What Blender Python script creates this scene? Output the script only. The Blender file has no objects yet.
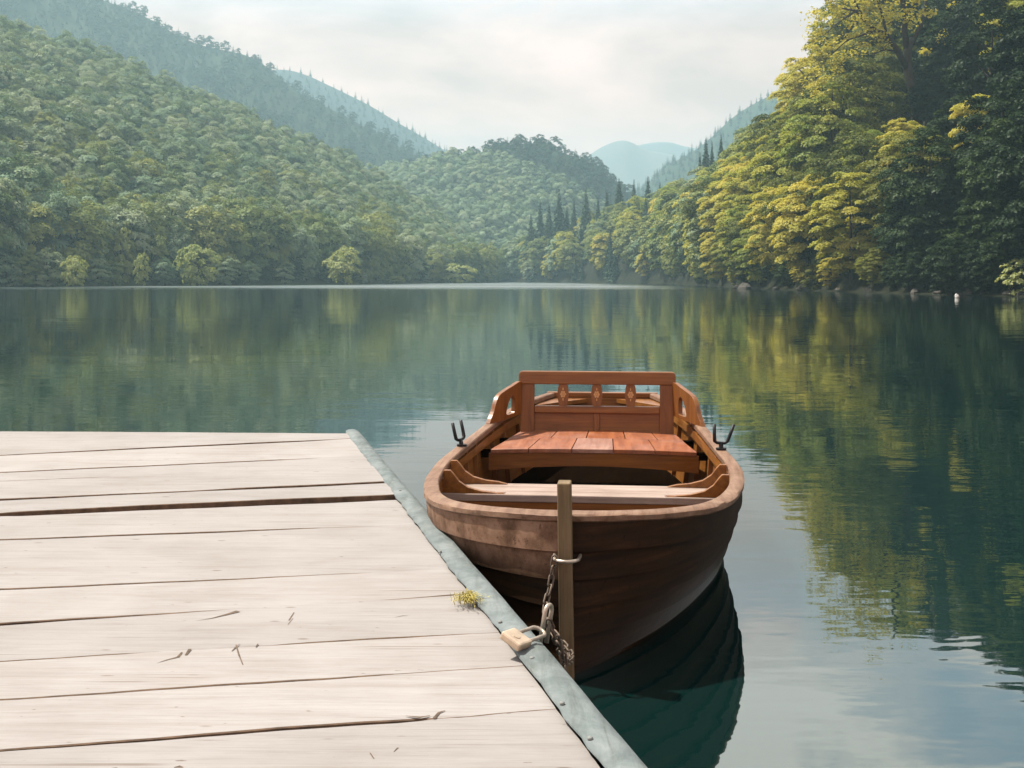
import bpy, math, random
import numpy as np
from mathutils import Vector, Matrix, Quaternion

random.seed(7)
RNG = np.random.default_rng(7)
C = bpy.context.scene.collection
R = math.radians
PI = math.pi

# ------------------------------------------------------------------ helpers
def px_of(x, y, z):
    """where a point of the place falls in the photograph (used to choose real sizes)"""
    return 512 + 1200 * x / y, 279.5 + 1200 * (1.3 - z) / y

def at_z(px, py, z):
    d = 1200 * (1.3 - z) / (py - 279.5)
    return np.array([(px - 512) / 1200 * d, d, z])

def at_d(px, py, d):
    return np.array([(px - 512) / 1200 * d, d, 1.3 - (py - 279.5) / 1200 * d])

def smoothstep(a, b, x):
    t = np.clip((x - a) / (b - a), 0, 1)
    return t * t * (3 - 2 * t)

def catmull(pts, sub):
    p = np.asarray(pts, float)
    p = np.vstack([2 * p[0] - p[1], p, 2 * p[-1] - p[-2]])
    out = []
    for i in range(1, len(p) - 2):
        for k in range(sub):
            t = k / sub
            a, b, c, d = p[i - 1], p[i], p[i + 1], p[i + 2]
            out.append(.5 * ((2 * b) + (-a + c) * t + (2 * a - 5 * b + 4 * c - d) * t * t + (-a + 3 * b - 3 * c + d) * t ** 3))
    out.append(p[-2])
    return np.array(out)

class MB:
    """collects shapes for ONE mesh object"""
    def __init__(s):
        s.v, s.f, s.m = [], [], []
    def add(s, verts, faces, mi=0):
        o = len(s.v)
        s.v += [tuple(map(float, p)) for p in verts]
        s.f += [tuple(o + i for i in f) for f in faces]
        s.m += [mi] * len(faces)
    def box(s, c, size, M=None, mi=0):
        c = Vector(c); h = Vector(size) / 2
        vs = []
        for z in (-1, 1):
            for y in (-1, 1):
                for x in (-1, 1):
                    p = Vector((x * h.x, y * h.y, z * h.z))
                    if M is not None: p = M @ p
                    vs.append(c + p)
        s.add(vs, [(0, 2, 3, 1), (4, 5, 7, 6), (0, 1, 5, 4), (2, 6, 7, 3), (0, 4, 6, 2), (1, 3, 7, 5)], mi)
    def tube(s, pts, rad, n=8, closed=False, mi=0, cap=True):
        pts = [Vector(p) for p in pts]
        N = len(pts)
        rad = rad if hasattr(rad, '__len__') else [rad] * N
        up = None; rings = []
        for i in range(N):
            a = pts[(i - 1) % N] if (closed or i > 0) else pts[i]
            b = pts[(i + 1) % N] if (closed or i < N - 1) else pts[i]
            t = (b - a).normalized()
            if up is None:
                up = Vector((0, 0, 1)) if abs(t.z) < .9 else Vector((1, 0, 0))
            u = (up - t * up.dot(t)).normalized(); w = t.cross(u); up = u
            rings.append([pts[i] + (u * math.cos(2 * PI * k / n) + w * math.sin(2 * PI * k / n)) * rad[i] for k in range(n)])
        vs = [p for r in rings for p in r]; fs = []
        for i in range(N if closed else N - 1):
            j = (i + 1) % N
            for k in range(n):
                k2 = (k + 1) % n
                fs.append((i * n + k, i * n + k2, j * n + k2, j * n + k))
        if cap and not closed:
            fs.append(tuple(reversed(range(n)))); fs.append(tuple((N - 1) * n + k for k in range(n)))
        s.add(vs, fs, mi)
    def prism(s, poly, f0, f1, mi=0):
        """polygon of (a,b) pairs extruded between two maps (a,b)->3D"""
        n = len(poly)
        vs = [f0(*p) for p in poly] + [f1(*p) for p in poly]
        s.add(vs, [tuple(reversed(range(n))), tuple(range(n, 2 * n))] + [(i, (i + 1) % n, n + (i + 1) % n, n + i) for i in range(n)], mi)
    def grid(s, P, mi=0, flip=False, closed_u=False):
        nu, nv = len(P), len(P[0])
        vs = [p for row in P for p in row]; fs = []
        for i in range(nu if closed_u else nu - 1):
            i2 = (i + 1) % nu
            for j in range(nv - 1):
                f = (i * nv + j, i2 * nv + j, i2 * nv + j + 1, i * nv + j + 1)
                fs.append(tuple(reversed(f)) if flip else f)
        s.add(vs, fs, mi)
    def build(s, name, mats, parent=None, smooth=False, bevel=0, recalc=True):
        me = bpy.data.meshes.new(name)
        me.from_pydata(s.v, [], s.f)
        mats = mats if isinstance(mats, (list, tuple)) else [mats]
        for m in mats: me.materials.append(m)
        if len(mats) > 1: me.polygons.foreach_set('material_index', s.m)
        if recalc:
            import bmesh
            bm = bmesh.new(); bm.from_mesh(me)
            bmesh.ops.recalc_face_normals(bm, faces=bm.faces)
            bm.to_mesh(me); bm.free()
        if smooth: me.polygons.foreach_set('use_smooth', [True] * len(me.polygons))
        me.update()
        o = bpy.data.objects.new(name, me); C.objects.link(o)
        if parent is not None: o.parent = parent
        if bevel:
            b = o.modifiers.new('bevel', 'BEVEL'); b.width = bevel; b.segments = 2; b.limit_method = 'ANGLE'; b.angle_limit = R(40)
        return o

def fast_mesh(name, verts, quads, mats, tone=None, mi=None):
    me = bpy.data.meshes.new(name)
    nv, nf = len(verts), len(quads)
    me.vertices.add(nv); me.vertices.foreach_set('co', np.asarray(verts, np.float32).ravel())
    me.loops.add(nf * 4); me.loops.foreach_set('vertex_index', np.asarray(quads, np.int32).ravel())
    me.polygons.add(nf)
    me.polygons.foreach_set('loop_start', np.arange(0, nf * 4, 4, dtype=np.int32))
    for m in mats: me.materials.append(m)
    if mi is not None: me.polygons.foreach_set('material_index', np.asarray(mi, np.int32))
    if tone is not None:
        a = me.attributes.new('tone', 'FLOAT', 'POINT'); a.data.foreach_set('value', np.asarray(tone, np.float32))
    me.update(calc_edges=True)
    return me

def tag(o, label=None, cat=None, group=None, kind=None):
    if label: o['label'] = label
    if cat: o['category'] = cat
    if group: o['group'] = group
    if kind: o['kind'] = kind
    return o

def empty(name, loc=(0, 0, 0), rz=0, parent=None):
    o = bpy.data.objects.new(name, None); C.objects.link(o)
    o.empty_display_size = .2
    o.location = loc; o.rotation_euler = (0, 0, rz)
    if parent is not None: o.parent = parent
    return o

# ------------------------------------------------------------------ materials
class NT:
    def __init__(s, name):
        s.m = bpy.data.materials.new(name); s.m.use_nodes = True
        s.t = s.m.node_tree; s.b = s.t.nodes['Principled BSDF']; s.out = s.t.nodes['Material Output']
    def n(s, typ, **kw):
        nd = s.t.nodes.new(typ)
        for k, v in kw.items():
            if k.startswith('i_'): nd.inputs[k[2:].replace('_', ' ')].default_value = v
            elif k.startswith('n_'): nd.inputs[int(k[2:])].default_value = v
            else: setattr(nd, k, v)
        return nd
    def l(s, a, ao, b, bi): s.t.links.new(a.outputs[ao], b.inputs[bi])
    def coords(s, scale=(1, 1, 1), rot=(0, 0, 0), src='Object'):
        tc = s.n('ShaderNodeTexCoord'); mp = s.n('ShaderNodeMapping')
        mp.inputs['Scale'].default_value = scale; mp.inputs['Rotation'].default_value = rot
        s.l(tc, src, mp, 'Vector'); return mp
    def noise(s, vec, scale, detail=4, rough=.55, dist=0):
        nd = s.n('ShaderNodeTexNoise'); nd.inputs['Scale'].default_value = scale
        nd.inputs['Detail'].default_value = detail; nd.inputs['Roughness'].default_value = rough; nd.inputs['Distortion'].default_value = dist
        if vec is not None: s.l(vec, 0, nd, 'Vector')
        return nd
    def ramp(s, src, out, stops):
        r = s.n('ShaderNodeValToRGB'); e = r.color_ramp.elements
        while len(e) > 1: e.remove(e[-1])
        for i, (p, c) in enumerate(stops):
            el = e[0] if i == 0 else e.new(p)
            el.position = p; el.color = (*c, 1) if len(c) == 3 else c
        s.l(src, out, r, 'Fac'); return r
    def mix(s, fac, a, b, blend='MIX'):
        """fac/a/b: (node,out) or constant"""
        m = s.n('ShaderNodeMix', data_type='RGBA', blend_type=blend)
        for idx, v in ((0, fac), (6, a), (7, b)):
            if isinstance(v, tuple) and hasattr(v[0], 'outputs'): s.t.links.new(v[0].outputs[v[1]], m.inputs[idx])
            elif idx == 0: m.inputs[0].default_value = v
            else: m.inputs[idx].default_value = (*v, 1)
        return m
    def math(s, op, a, b=0.0, clamp=False):
        m = s.n('ShaderNodeMath', operation=op, use_clamp=clamp)
        for i, v in ((0, a), (1, b)):
            if isinstance(v, tuple): s.t.links.new(v[0].outputs[v[1]], m.inputs[i])
            else: m.inputs[i].default_value = v
        return m
    def bump(s, src, out, strength, dist):
        b = s.n('ShaderNodeBump'); b.inputs['Strength'].default_value = strength; b.inputs['Distance'].default_value = dist
        s.l(src, out, b, 'Height'); return b

def wood(name, cols, grain_axis='y', rough=.5, grain=1.0, bump=.3, coat=0.0, blotch=.4, spec=.4, cell=None):
    """varnished or bare boards: long grain lines, blotches, scratches"""
    t = NT(name)
    sc = {'x': (1.2, 22, 22), 'y': (22, 1.2, 22), 'z': (22, 22, 1.2)}[grain_axis]
    mp = t.coords(sc)
    n1 = t.noise(mp, 1.6 * grain, 6, .62, .6)
    n2 = t.noise(t.coords((1, 1, 1)), 5.0, 5, .6)
    n3 = t.noise(mp, 7.0 * grain, 3, .7)
    r1 = t.ramp(n1, 'Fac', [(.25, cols[0]), (.5, cols[1]), (.78, cols[2])])
    r2 = t.ramp(n2, 'Fac', [(.3, (.55, .52, .5)), (.62, (1, 1, 1))])
    m = t.mix(blotch, (r1, 'Color'), (r2, 'Color'), 'MULTIPLY')
    r3 = t.ramp(n3, 'Fac', [(.3, (.72, .7, .68)), (.5, (1, 1, 1))])
    m2 = t.mix(.6, (m, 2), (r3, 'Color'), 'MULTIPLY')
    t.l(m2, 2, t.b, 'Base Color')
    rr = t.ramp(n2, 'Fac', [(.3, (rough + .15,) * 3), (.7, (rough - .08,) * 3)])
    t.l(rr, 'Color', t.b, 'Roughness')
    t.b.inputs['Specular IOR Level'].default_value = spec
    t.b.inputs['Coat Weight'].default_value = coat; t.b.inputs['Coat Roughness'].default_value = .25
    b = t.bump(n1, 'Fac', bump, .004); t.l(b, 'Normal', t.b, 'Normal')
    return t.m

M = {}
VARN = 1
M['varnish'] = wood('varnished_wood', [(0.0914, 0.0290, 0.0043), (0.1764, 0.0610, 0.0094), (0.2499, 0.0990, 0.0166)], 'x', .40, 1, .25, .18)
M['varnish_y'] = wood('varnished_wood_long', [(0.1040, 0.0360, 0.0058), (0.1953, 0.0710, 0.0101), (0.2793, 0.1210, 0.0202)], 'y', .40, 1, .25, .18)
M['varnish_z'] = wood('varnished_wood_upright', [(0.0914, 0.0290, 0.0043), (0.1764, 0.0610, 0.0094), (0.2352, 0.0920, 0.0144)], 'z', .40, 1, .25, .18)
M['rib'] = wood('rib_wood', [(0.1040, 0.0370, 0.0072), (0.1911, 0.0690, 0.0130), (0.2772, 0.1140, 0.0223)], 'z', .5)
M['dark'] = wood('dark_floor_wood', [(.003, .002, .0014), (.006, .0035, .002), (.010, .006, .0035)], 'y', .9, spec=0.0)
M['grey_wood'] = wood('bleached_wood', [(0.191, 0.128, 0.095), (0.287, 0.217, 0.178), (0.370, 0.299, 0.255)], 'x', .65, 1, .5, 0, .5, .25)
M['cap'] = wood('gunwale_wood', [(0.1071, 0.0525, 0.0296), (0.1935, 0.1109, 0.0679), (0.2682, 0.1789, 0.1178)], 'y', .6, 1, .6, 0, .7, .3)
M['post'] = wood('stem_post_wood', [(0.109, 0.075, 0.037), (0.163, 0.116, 0.061), (0.224, 0.163, 0.095)], 'z', .7, 1, .6, 0, .6, .25)
M['flower_paint'] = wood('carved_flower', [(.42, .22, .08), (.5, .27, .1), (.55, .32, .13)], 'z', .5)

def seat_material():
    t = NT('seat_boards')
    mp = t.coords((14, 1.5, 14))
    n1 = t.noise(mp, 2, 6, .65, .4)
    n2 = t.noise(t.coords(), 6, 5, .65)
    at = t.n('ShaderNodeAttribute', attribute_name='tone')
    base = t.ramp(n1, 'Fac', [(.25, (.12, .030, .008)), (.5, (.215, .060, .015)), (.75, (.29, .095, .028))])
    grey = t.ramp(n1, 'Fac', [(.25, (.18, .10, .08)), (.7, (.34, .23, .19))])
    f = t.math('MULTIPLY', (t.ramp(n2, 'Fac', [(.45, (0, 0, 0)), (.65, (1, 1, 1))]), 'Color'), .25)
    f2 = t.math('ADD', (f, 0), (at, 'Fac'), True)
    m = t.mix((f2, 0), (base, 'Color'), (grey, 'Color'))
    t.l(m, 2, t.b, 'Base Color')
    t.b.inputs['Roughness'].default_value = .55; t.b.inputs['Specular IOR Level'].default_value = .3
    b = t.bump(n1, 'Fac', .3, .003); t.l(b, 'Normal', t.b, 'Normal')
    return t.m
M['seat'] = seat_material()

def hull_material():
    """dark oiled planking; sunlight on the upper left bow painted in as a paler, scuffed tone; wet gloss near the water"""
    t = NT('hull_planking')
    mp = t.coords((1, 1, 14)); n1 = t.noise(mp, 3, 6, .6, .4)
    n2 = t.noise(t.coords(), 9, 6, .7)
    n3 = t.noise(t.coords(), 45, 4, .7)
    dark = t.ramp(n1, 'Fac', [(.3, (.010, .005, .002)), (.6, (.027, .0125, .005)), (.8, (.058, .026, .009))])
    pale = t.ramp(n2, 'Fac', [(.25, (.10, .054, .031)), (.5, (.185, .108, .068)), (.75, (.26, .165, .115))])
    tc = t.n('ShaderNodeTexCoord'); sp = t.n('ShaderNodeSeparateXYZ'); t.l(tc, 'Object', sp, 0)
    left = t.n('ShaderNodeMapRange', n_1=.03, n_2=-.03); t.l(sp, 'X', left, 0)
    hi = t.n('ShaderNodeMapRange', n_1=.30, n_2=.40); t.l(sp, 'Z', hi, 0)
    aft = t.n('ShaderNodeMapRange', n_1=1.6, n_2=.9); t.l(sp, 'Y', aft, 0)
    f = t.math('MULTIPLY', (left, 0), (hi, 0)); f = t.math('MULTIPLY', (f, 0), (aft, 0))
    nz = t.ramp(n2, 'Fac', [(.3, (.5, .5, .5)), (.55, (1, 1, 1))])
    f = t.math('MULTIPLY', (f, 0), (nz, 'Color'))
    m = t.mix((f, 0), (dark, 'Color'), (pale, 'Color'))  # paler planks imitate sun on the upper left bow
    sp2 = t.ramp(n3, 'Fac', [(.3, (.35, .3, .28)), (.42, (1, 1, 1))])
    m2 = t.mix(.8, (m, 2), (sp2, 'Color'), 'MULTIPLY')
    t.l(m2, 2, t.b, 'Base Color')
    wet = t.n('ShaderNodeMapRange', n_1=.02, n_2=.25, n_3=.25, n_4=.65); t.l(sp, 'Z', wet, 0); t.l(wet, 0, t.b, 'Roughness')
    t.b.inputs['Specular IOR Level'].default_value = .10
    b = t.bump(n2, 'Fac', .35, .006); t.l(b, 'Normal', t.b, 'Normal')
    return t.m
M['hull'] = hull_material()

def deck_material():
    """sun-bleached bare planks: fine grain along the boards, knots, dents, stains"""
    t = NT('weathered_deck')
    rot = (0, 0, R(-9.5))
    mp = t.coords((1.6, 30, 30), rot); n1 = t.noise(mp, 1.7, 7, .65, .8)
    mpb = t.coords((.8, 7, 7), rot); n2 = t.noise(mpb, 1.4, 5, .6, 1.2)
    n3 = t.noise(t.coords(), 2.4, 5, .6)
    at = t.n('ShaderNodeAttribute', attribute_name='tone')
    base = t.ramp(n1, 'Fac', [(.2, (.248, .228, .214)), (.45, (.298, .28, .267)), (.75, (.328, .312, .300))])
    warm = t.ramp(n2, 'Fac', [(.30, (.80, .76, .71)), (.5, (1, 1, 1)), (.8, (1.0, .985, .97))])
    m = t.mix(.55, (base, 'Color'), (warm, 'Color'), 'MULTIPLY')
    blot = t.ramp(n3, 'Fac', [(.3, (.80, .78, .75)), (.6, (1, 1, 1))])
    m = t.mix(.75, (m, 2), (blot, 'Color'), 'MULTIPLY')
    # dents and small knots
    vo = t.n('ShaderNodeTexVoronoi', feature='F1'); vo.inputs['Scale'].default_value = 4.2
    vm = t.coords((1.0, 3.2, 1), rot); t.l(vm, 0, vo, 'Vector')
    kn = t.ramp(vo, 'Distance', [(.0, (.30, .22, .16)), (.045, (.45, .35, .27)), (.085, (1, 1, 1))])
    sel = t.ramp(t.noise(vm, 1.9, 2), 'Fac', [(.44, (0, 0, 0)), (.50, (1, 1, 1))])
    m = t.mix((sel, 'Color'), (m, 2), (t.mix(.75, (m, 2), (kn, 'Color'), 'MULTIPLY'), 2))
    # hairline checks along the grain
    hk = t.noise(t.coords((.55, 46, 46), rot), 2.2, 2, .5, .3)
    hr = t.ramp(hk, 'Fac', [(.66, (1, 1, 1)), (.70, (.5, .42, .35))])
    hm = t.ramp(t.noise(t.coords((1, 2, 1), rot), 2.0, 2), 'Fac', [(.5, (0, 0, 0)), (.62, (1, 1, 1))])
    m = t.mix((hm, 'Color'), (m, 2), (t.mix(.8, (m, 2), (hr, 'Color'), 'MULTIPLY'), 2))
    fg = t.noise(t.coords((5, 150, 150), rot), 1.6, 4, .7); fr = t.ramp(fg, 'Fac', [(.32, (.80, .78, .76)), (.52, (1, 1, 1))]); m = t.mix(.6, (m, 2), (fr, 'Color'), 'MULTIPLY')
    sk = t.noise(t.coords((9, 26, 9), rot), 2.6, 2, .5); sr = t.ramp(sk, 'Fac', [(.235, (.42, .34, .28)), (.275, (1, 1, 1))]); m = t.mix(.8, (m, 2), (sr, 'Color'), 'MULTIPLY')
    tn = t.n('ShaderNodeMapRange', n_1=0, n_2=1, n_3=.75, n_4=.92); t.l(at, 'Fac', tn, 0)
    cm = t.n('ShaderNodeCombineColor'); [t.l(tn, 0, cm, i) for i in range(3)]
    m = t.mix(1.0, (m, 2), (cm, 0), 'MULTIPLY')
    t.l(m, 2, t.b, 'Base Color')
    t.b.inputs['Roughness'].default_value = .8; t.b.inputs['Specular IOR Level'].default_value = .2
    ad = t.math('ADD', (n1, 0), (n2, 0)); b = t.bump(ad, 0, .35, .004); t.l(b, 'Normal', t.b, 'Normal')
    return t.m
M['deck'] = deck_material()

def simple(name, col, rough=.6, metal=0, var=.35, scale=12, bump=.2, spec=.4):
    t = NT(name)
    n = t.noise(t.coords(), scale, 5, .65)
    r = t.ramp(n, 'Fac', [(.3, tuple(c * (1 - var) for c in col)), (.7, tuple(min(1, c * (1 + var)) for c in col))])
    t.l(r, 'Color', t.b, 'Base Color')
    t.b.inputs['Roughness'].default_value = rough; t.b.inputs['Metallic'].default_value = metal
    t.b.inputs['Specular IOR Level'].default_value = spec
    b = t.bump(n, 'Fac', bump, .003); t.l(b, 'Normal', t.b, 'Normal')
    return t.m
M['under'] = simple('jetty_timber', (.12, .085, .06), .8)
M['plank_side'] = simple('plank_edge', (.11, .07, .042), .85, 0, .5, 20)
M['split'] = simple('split_wood', (.085, .058, .038), .9, 0, .5, 40)
M['brass'] = simple('brass', (.50, .395, .285), .45, .55, .2, 30, .1)
M['steel'] = simple('dull_steel', (.42, .36, .29), .42, .8, .3, 40, .15)
M['iron'] = simple('rusty_iron', (.10, .075, .055), .6, .5, .5, 40, .4)
M['black_iron'] = simple('black_iron', (.012, .012, .013), .5, .4, .3, 40, .2)
M['nail'] = simple('nail_head', (.17, .18, .17), .75, .1, .3, 60)
M['rock'] = simple('shore_rock', (.05, .045, .036), .9, 0, .5, 3, .8)
M['pale_rock'] = simple('pale_rock', (.6, .58, .54), .9, 0, .2, 3, .5)
M['trim'] = None

def trim_material():
    """grey-green roofing felt nailed over the edge: creases, pale scuffs"""
    t = NT('grey_green_felt')
    n1 = t.noise(t.coords(), 7, 6, .7, .5); n2 = t.noise(t.coords((9, 1.5, 4), (0, 0, R(14))), 3, 5, .65, .8)
    base = t.ramp(n1, 'Fac', [(.25, (.085, .104, .106)), (.5, (.135, .158, .158)), (.75, (.20, .222, .217))])
    st = t.ramp(n2, 'Fac', [(.3, (.7, .68, .62)), (.5, (1, 1, 1)), (.8, (1.12, 1.12, 1.1))])
    m = t.mix(.8, (base, 'Color'), (st, 'Color'), 'MULTIPLY')
    t.l(m, 2, t.b, 'Base Color'); t.b.inputs['Roughness'].default_value = .9; t.b.inputs['Specular IOR Level'].default_value = .12
    ad = t.math('ADD', (n1, 0), (n2, 0)); b = t.bump(ad, 0, .55, .007); t.l(b, 'Normal', t.b, 'Normal')
    return t.m
M['trim'] = trim_material()

def leaf_material(name, c0, c1, c2, trans=.45, tcol=None):
    t = NT(name); t.t.nodes.remove(t.b)
    oi = t.n('ShaderNodeObjectInfo'); at = t.n('ShaderNodeAttribute', attribute_name='tone')
    a = t.math('MULTIPLY', (oi, 'Random'), .6); b = t.math('MULTIPLY', (at, 'Fac'), .4); f = t.math('ADD', (a, 0), (b, 0))
    r = t.ramp(f, 0, [(.1, c0), (.5, c1), (.9, c2)])
    d = t.n('ShaderNodeBsdfDiffuse'); t.l(r, 'Color', d, 'Color')
    tr = t.n('ShaderNodeBsdfTranslucent')
    tm = t.mix(1.0, (r, 'Color'), tcol or (1.12, 1.08, .60), 'MULTIPLY'); t.l(tm, 2, tr, 'Color')
    g = t.n('ShaderNodeBsdfGlossy'); g.inputs['Roughness'].default_value = .5; g.inputs['Color'].default_value = (.7, .75, .7, 1)
    mx = t.n('ShaderNodeMixShader'); mx.inputs[0].default_value = trans; t.l(d, 0, mx, 1); t.l(tr, 0, mx, 2)
    m2 = t.n('ShaderNodeMixShader'); m2.inputs[0].default_value = .015; t.l(mx, 0, m2, 1); t.l(g, 0, m2, 2)
    t.l(m2, 0, t.out, 'Surface')
    return t.m
M['leaf_gold'] = leaf_material('leaf_yellow_green', (0.1788, 0.2353, 0.0443), (0.3531, 0.3521, 0.0585), (0.4990, 0.4342, 0.0875), .40)
M['leaf_olive'] = leaf_material('leaf_olive', (0.0575, 0.0759, 0.0176), (0.1020, 0.1200, 0.0242), (0.1800, 0.1860, 0.0352), .28)
M['leaf_green'] = leaf_material('leaf_mid_green', (0.0914, 0.1428, 0.0460), (0.1754, 0.2090, 0.0589), (0.2508, 0.2646, 0.0748), .25)
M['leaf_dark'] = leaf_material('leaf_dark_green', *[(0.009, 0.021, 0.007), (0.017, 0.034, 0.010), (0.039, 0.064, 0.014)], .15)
M['leaf_hill'] = leaf_material('leaf_hillside', (0.1048, 0.1731, 0.1026), (0.2089, 0.2720, 0.1545), (0.2681, 0.3046, 0.1837), .22)  # pale sage puts some of the slope's haze into the leaf colour
M['leaf_pale'] = leaf_material('leaf_pale_bush', (.203, .257, .095), (.257, .297, .108), (.324, .351, .135), .4)
M['needle'] = leaf_material('needles_dark', (.014, .036, .019), (.024, .050, .026), (.041, .070, .031), .15)
M['needle_far'] = leaf_material('needles_far', (.010, .026, .018), (.018, .038, .024), (.032, .055, .030), .15)
M['bark'] = simple('bark', (.035, .026, .018), .9, 0, .5, 6, .6)
M['grass_blade'] = simple('grass_blade', (.34, .29, .075), .7, 0, .35, 30)

def ground_material(name, a, b, c, scale):
    t = NT(name); n = t.noise(t.coords(), scale, 8, .65)
    r = t.ramp(n, 'Fac', [(.3, a), (.5, b), (.7, c)]); t.l(r, 'Color', t.b, 'Base Color')
    t.b.inputs['Roughness'].default_value = .95; t.b.inputs['Specular IOR Level'].default_value = .1
    bp = t.bump(n, 'Fac', .8, 1.5); t.l(bp, 'Normal', t.b, 'Normal'); return t.m
M['soil'] = ground_material('forest_floor', (.020, .028, .010), (.04, .05, .016), (.07, .075, .028), .08)
M['bank'] = ground_material('bank_earth', (.008, .010, .005), (.016, .018, .009), (.034, .032, .017), .6)
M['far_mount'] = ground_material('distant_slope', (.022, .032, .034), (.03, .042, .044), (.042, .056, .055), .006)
M['haze_toned_mount'] = ground_material('haze_toned_slope', (.10, .112, .112), (.12, .13, .128), (.15, .155, .15), .004)  # distance haze put into the slope colour as a paler grey
M['mount'] = ground_material('far_forest_ground', (.012, .026, .015), (.02, .036, .02), (.034, .05, .026), .01)

def water_material():
    t = NT('lake_water')
    ob = t.coords((1, 1, 1))
    # ripples: long crests across the view, finer ones on top
    a = t.noise(t.coords((.55, 1.5, 1), (0, 0, R(12))), 1.1, 3, .55, .3)
    b = t.noise(t.coords((1.0, 2.2, 1), (0, 0, R(-18))), 3.4, 2, .5)
    big = t.noise(t.coords((.02, .05, 1)), 1.0, 3, .55)
    # ruffled band of light air far out on the lake
    tc = t.n('ShaderNodeTexCoord'); sp = t.n('ShaderNodeSeparateXYZ'); t.l(tc, 'Object', sp, 0)
    r0 = t.n('ShaderNodeMapRange', n_1=70, n_2=190); t.l(sp, 'Y', r0, 0)
    pat = t.ramp(big, 'Fac', [(.42, (.1, .1, .1)), (.58, (1, 1, 1))])
    ruff = t.math('MULTIPLY', (r0, 0), (pat, 'Color'))
    cat = t.ramp(t.noise(t.coords((.10, .22, 1), (0, 0, R(8))), 1.0, 4, .6), 'Fac', [(.40, (.22, .22, .22)), (.66, (1, 1, 1))])
    s1 = t.math('MULTIPLY', (a, 0), 1.0); s2 = t.math('MULTIPLY', (b, 0), .28)
    h = t.math('ADD', (s1, 0), (s2, 0)); h = t.math('MULTIPLY', (h, 0), (cat, 'Color'))
    k = t.math('MULTIPLY', (ruff, 0), 1.6); k = t.math('ADD', (k, 0), 1.0); h = t.math('MULTIPLY', (h, 0), (k, 0))
    bp = t.bump(h, 0, 1.0, .006); t.l(bp, 'Normal', t.b, 'Normal')
    t.b.inputs['Base Color'].default_value = (.0025, .0125, .0115, 1)
    xr = t.n('ShaderNodeMapRange', n_1=34, n_2=14); t.l(sp, 'X', xr, 0)
    yr = t.n('ShaderNodeMapRange', n_1=150, n_2=215); t.l(sp, 'Y', yr, 0)
    rp = t.ramp(t.noise(t.coords((.012, .06, 1)), 1.0, 3, .55), 'Fac', [(.36, (.15, .15, .15)), (.52, (1, 1, 1))])
    rm = t.math('MULTIPLY', (xr, 0), (yr, 0)); rm = t.math('MULTIPLY', (rm, 0), (rp, 'Color')); rm = t.math('MULTIPLY', (rm, 0), .33); rw = t.n('ShaderNodeMapRange', n_1=40, n_2=120, n_3=0, n_4=.05); t.l(sp, 'Y', rw, 0); rm = t.math('ADD', (rm, 0), (rw, 0)); rm = t.math('ADD', (rm, 0), .02); t.l(rm, 0, t.b, 'Roughness')
    t.b.inputs['IOR'].default_value = 2.5; t.b.inputs['Specular Tint'].default_value = (.88, 1.0, .97, 1)
    t.b.inputs['Specular IOR Level'].default_value = .5
    return t.m
M['water'] = water_material()

# ------------------------------------------------------------------ camera, sky, sun
sc = bpy.context.scene
cam = bpy.data.objects.new('camera', bpy.data.cameras.new('camera')); C.objects.link(cam)
cam.location = (0, 0, 1.3); cam.rotation_euler = (R(90), 0, 0)
cam.data.sensor_width = 36; cam.data.lens = 36 * 1200 / 1024; cam.data.shift_y = -104.5 / 1024
cam.data.clip_start = .05; cam.data.clip_end = 9000
sc.camera = cam

SUN_EL, SUN_AZ = R(60), R(65)          # azimuth: to the left of straight ahead
sun_dir = Vector((-math.sin(SUN_AZ) * math.cos(SUN_EL), math.cos(SUN_AZ) * math.cos(SUN_EL), math.sin(SUN_EL)))
sd = bpy.data.lights.new('sun', 'SUN'); sd.energy = 5.0; sd.angle = R(.6); sd.color = (1.0, .93, .83)
so = bpy.data.objects.new('sun', sd); C.objects.link(so); so.rotation_euler = sun_dir.to_track_quat('Z', 'Y').to_euler(); so.location = (-30, 10, 60)

w = bpy.data.worlds.new('World'); sc.world = w; w.use_nodes = True
nt = w.node_tree; nt.nodes.clear()
def wn(t, **kw):
    n = nt.nodes.new(t)
    for k, v in kw.items(): setattr(n, k, v)
    return n
L = nt.links.new
sky = wn('ShaderNodeTexSky'); sky.sky_type = 'NISHITA'; sky.sun_disc = False; sky.sun_elevation = SUN_EL; sky.sun_rotation = -SUN_AZ
sky.dust_density = 2.5; sky.air_density = 1.2
bg = wn('ShaderNodeBackground'); bg.inputs['Strength'].default_value = .14; L(sky.outputs[0], bg.inputs['Color'])
tc = wn('ShaderNodeTexCoord'); spx = wn('ShaderNodeSeparateXYZ'); L(tc.outputs['Generated'], spx.inputs[0])
# thin broken cloud sheet on a flat layer overhead
zc = wn('ShaderNodeMath', operation='MAXIMUM'); L(spx.outputs['Z'], zc.inputs[0]); zc.inputs[1].default_value = .06
dx = wn('ShaderNodeMath', operation='DIVIDE'); L(spx.outputs['X'], dx.inputs[0]); L(zc.outputs[0], dx.inputs[1])
dy = wn('ShaderNodeMath', operation='DIVIDE'); L(spx.outputs['Y'], dy.inputs[0]); L(zc.outputs[0], dy.inputs[1])
cb = wn('ShaderNodeCombineXYZ'); L(dx.outputs[0], cb.inputs[0]); L(dy.outputs[0], cb.inputs[1])
cn = wn('ShaderNodeTexNoise'); cn.inputs['Scale'].default_value = 4.6; cn.inputs['Detail'].default_value = 7; cn.inputs['Roughness'].default_value = .55; cn.inputs['Distortion'].default_value = .4
mpw = wn('ShaderNodeMapping'); mpw.inputs['Scale'].default_value = (1, 1, 2.4); mpw.inputs['Location'].default_value = (3.1, .7, 1.9); L(tc.outputs['Generated'], mpw.inputs[0]); L(mpw.outputs[0], cn.inputs['Vector'])
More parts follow.
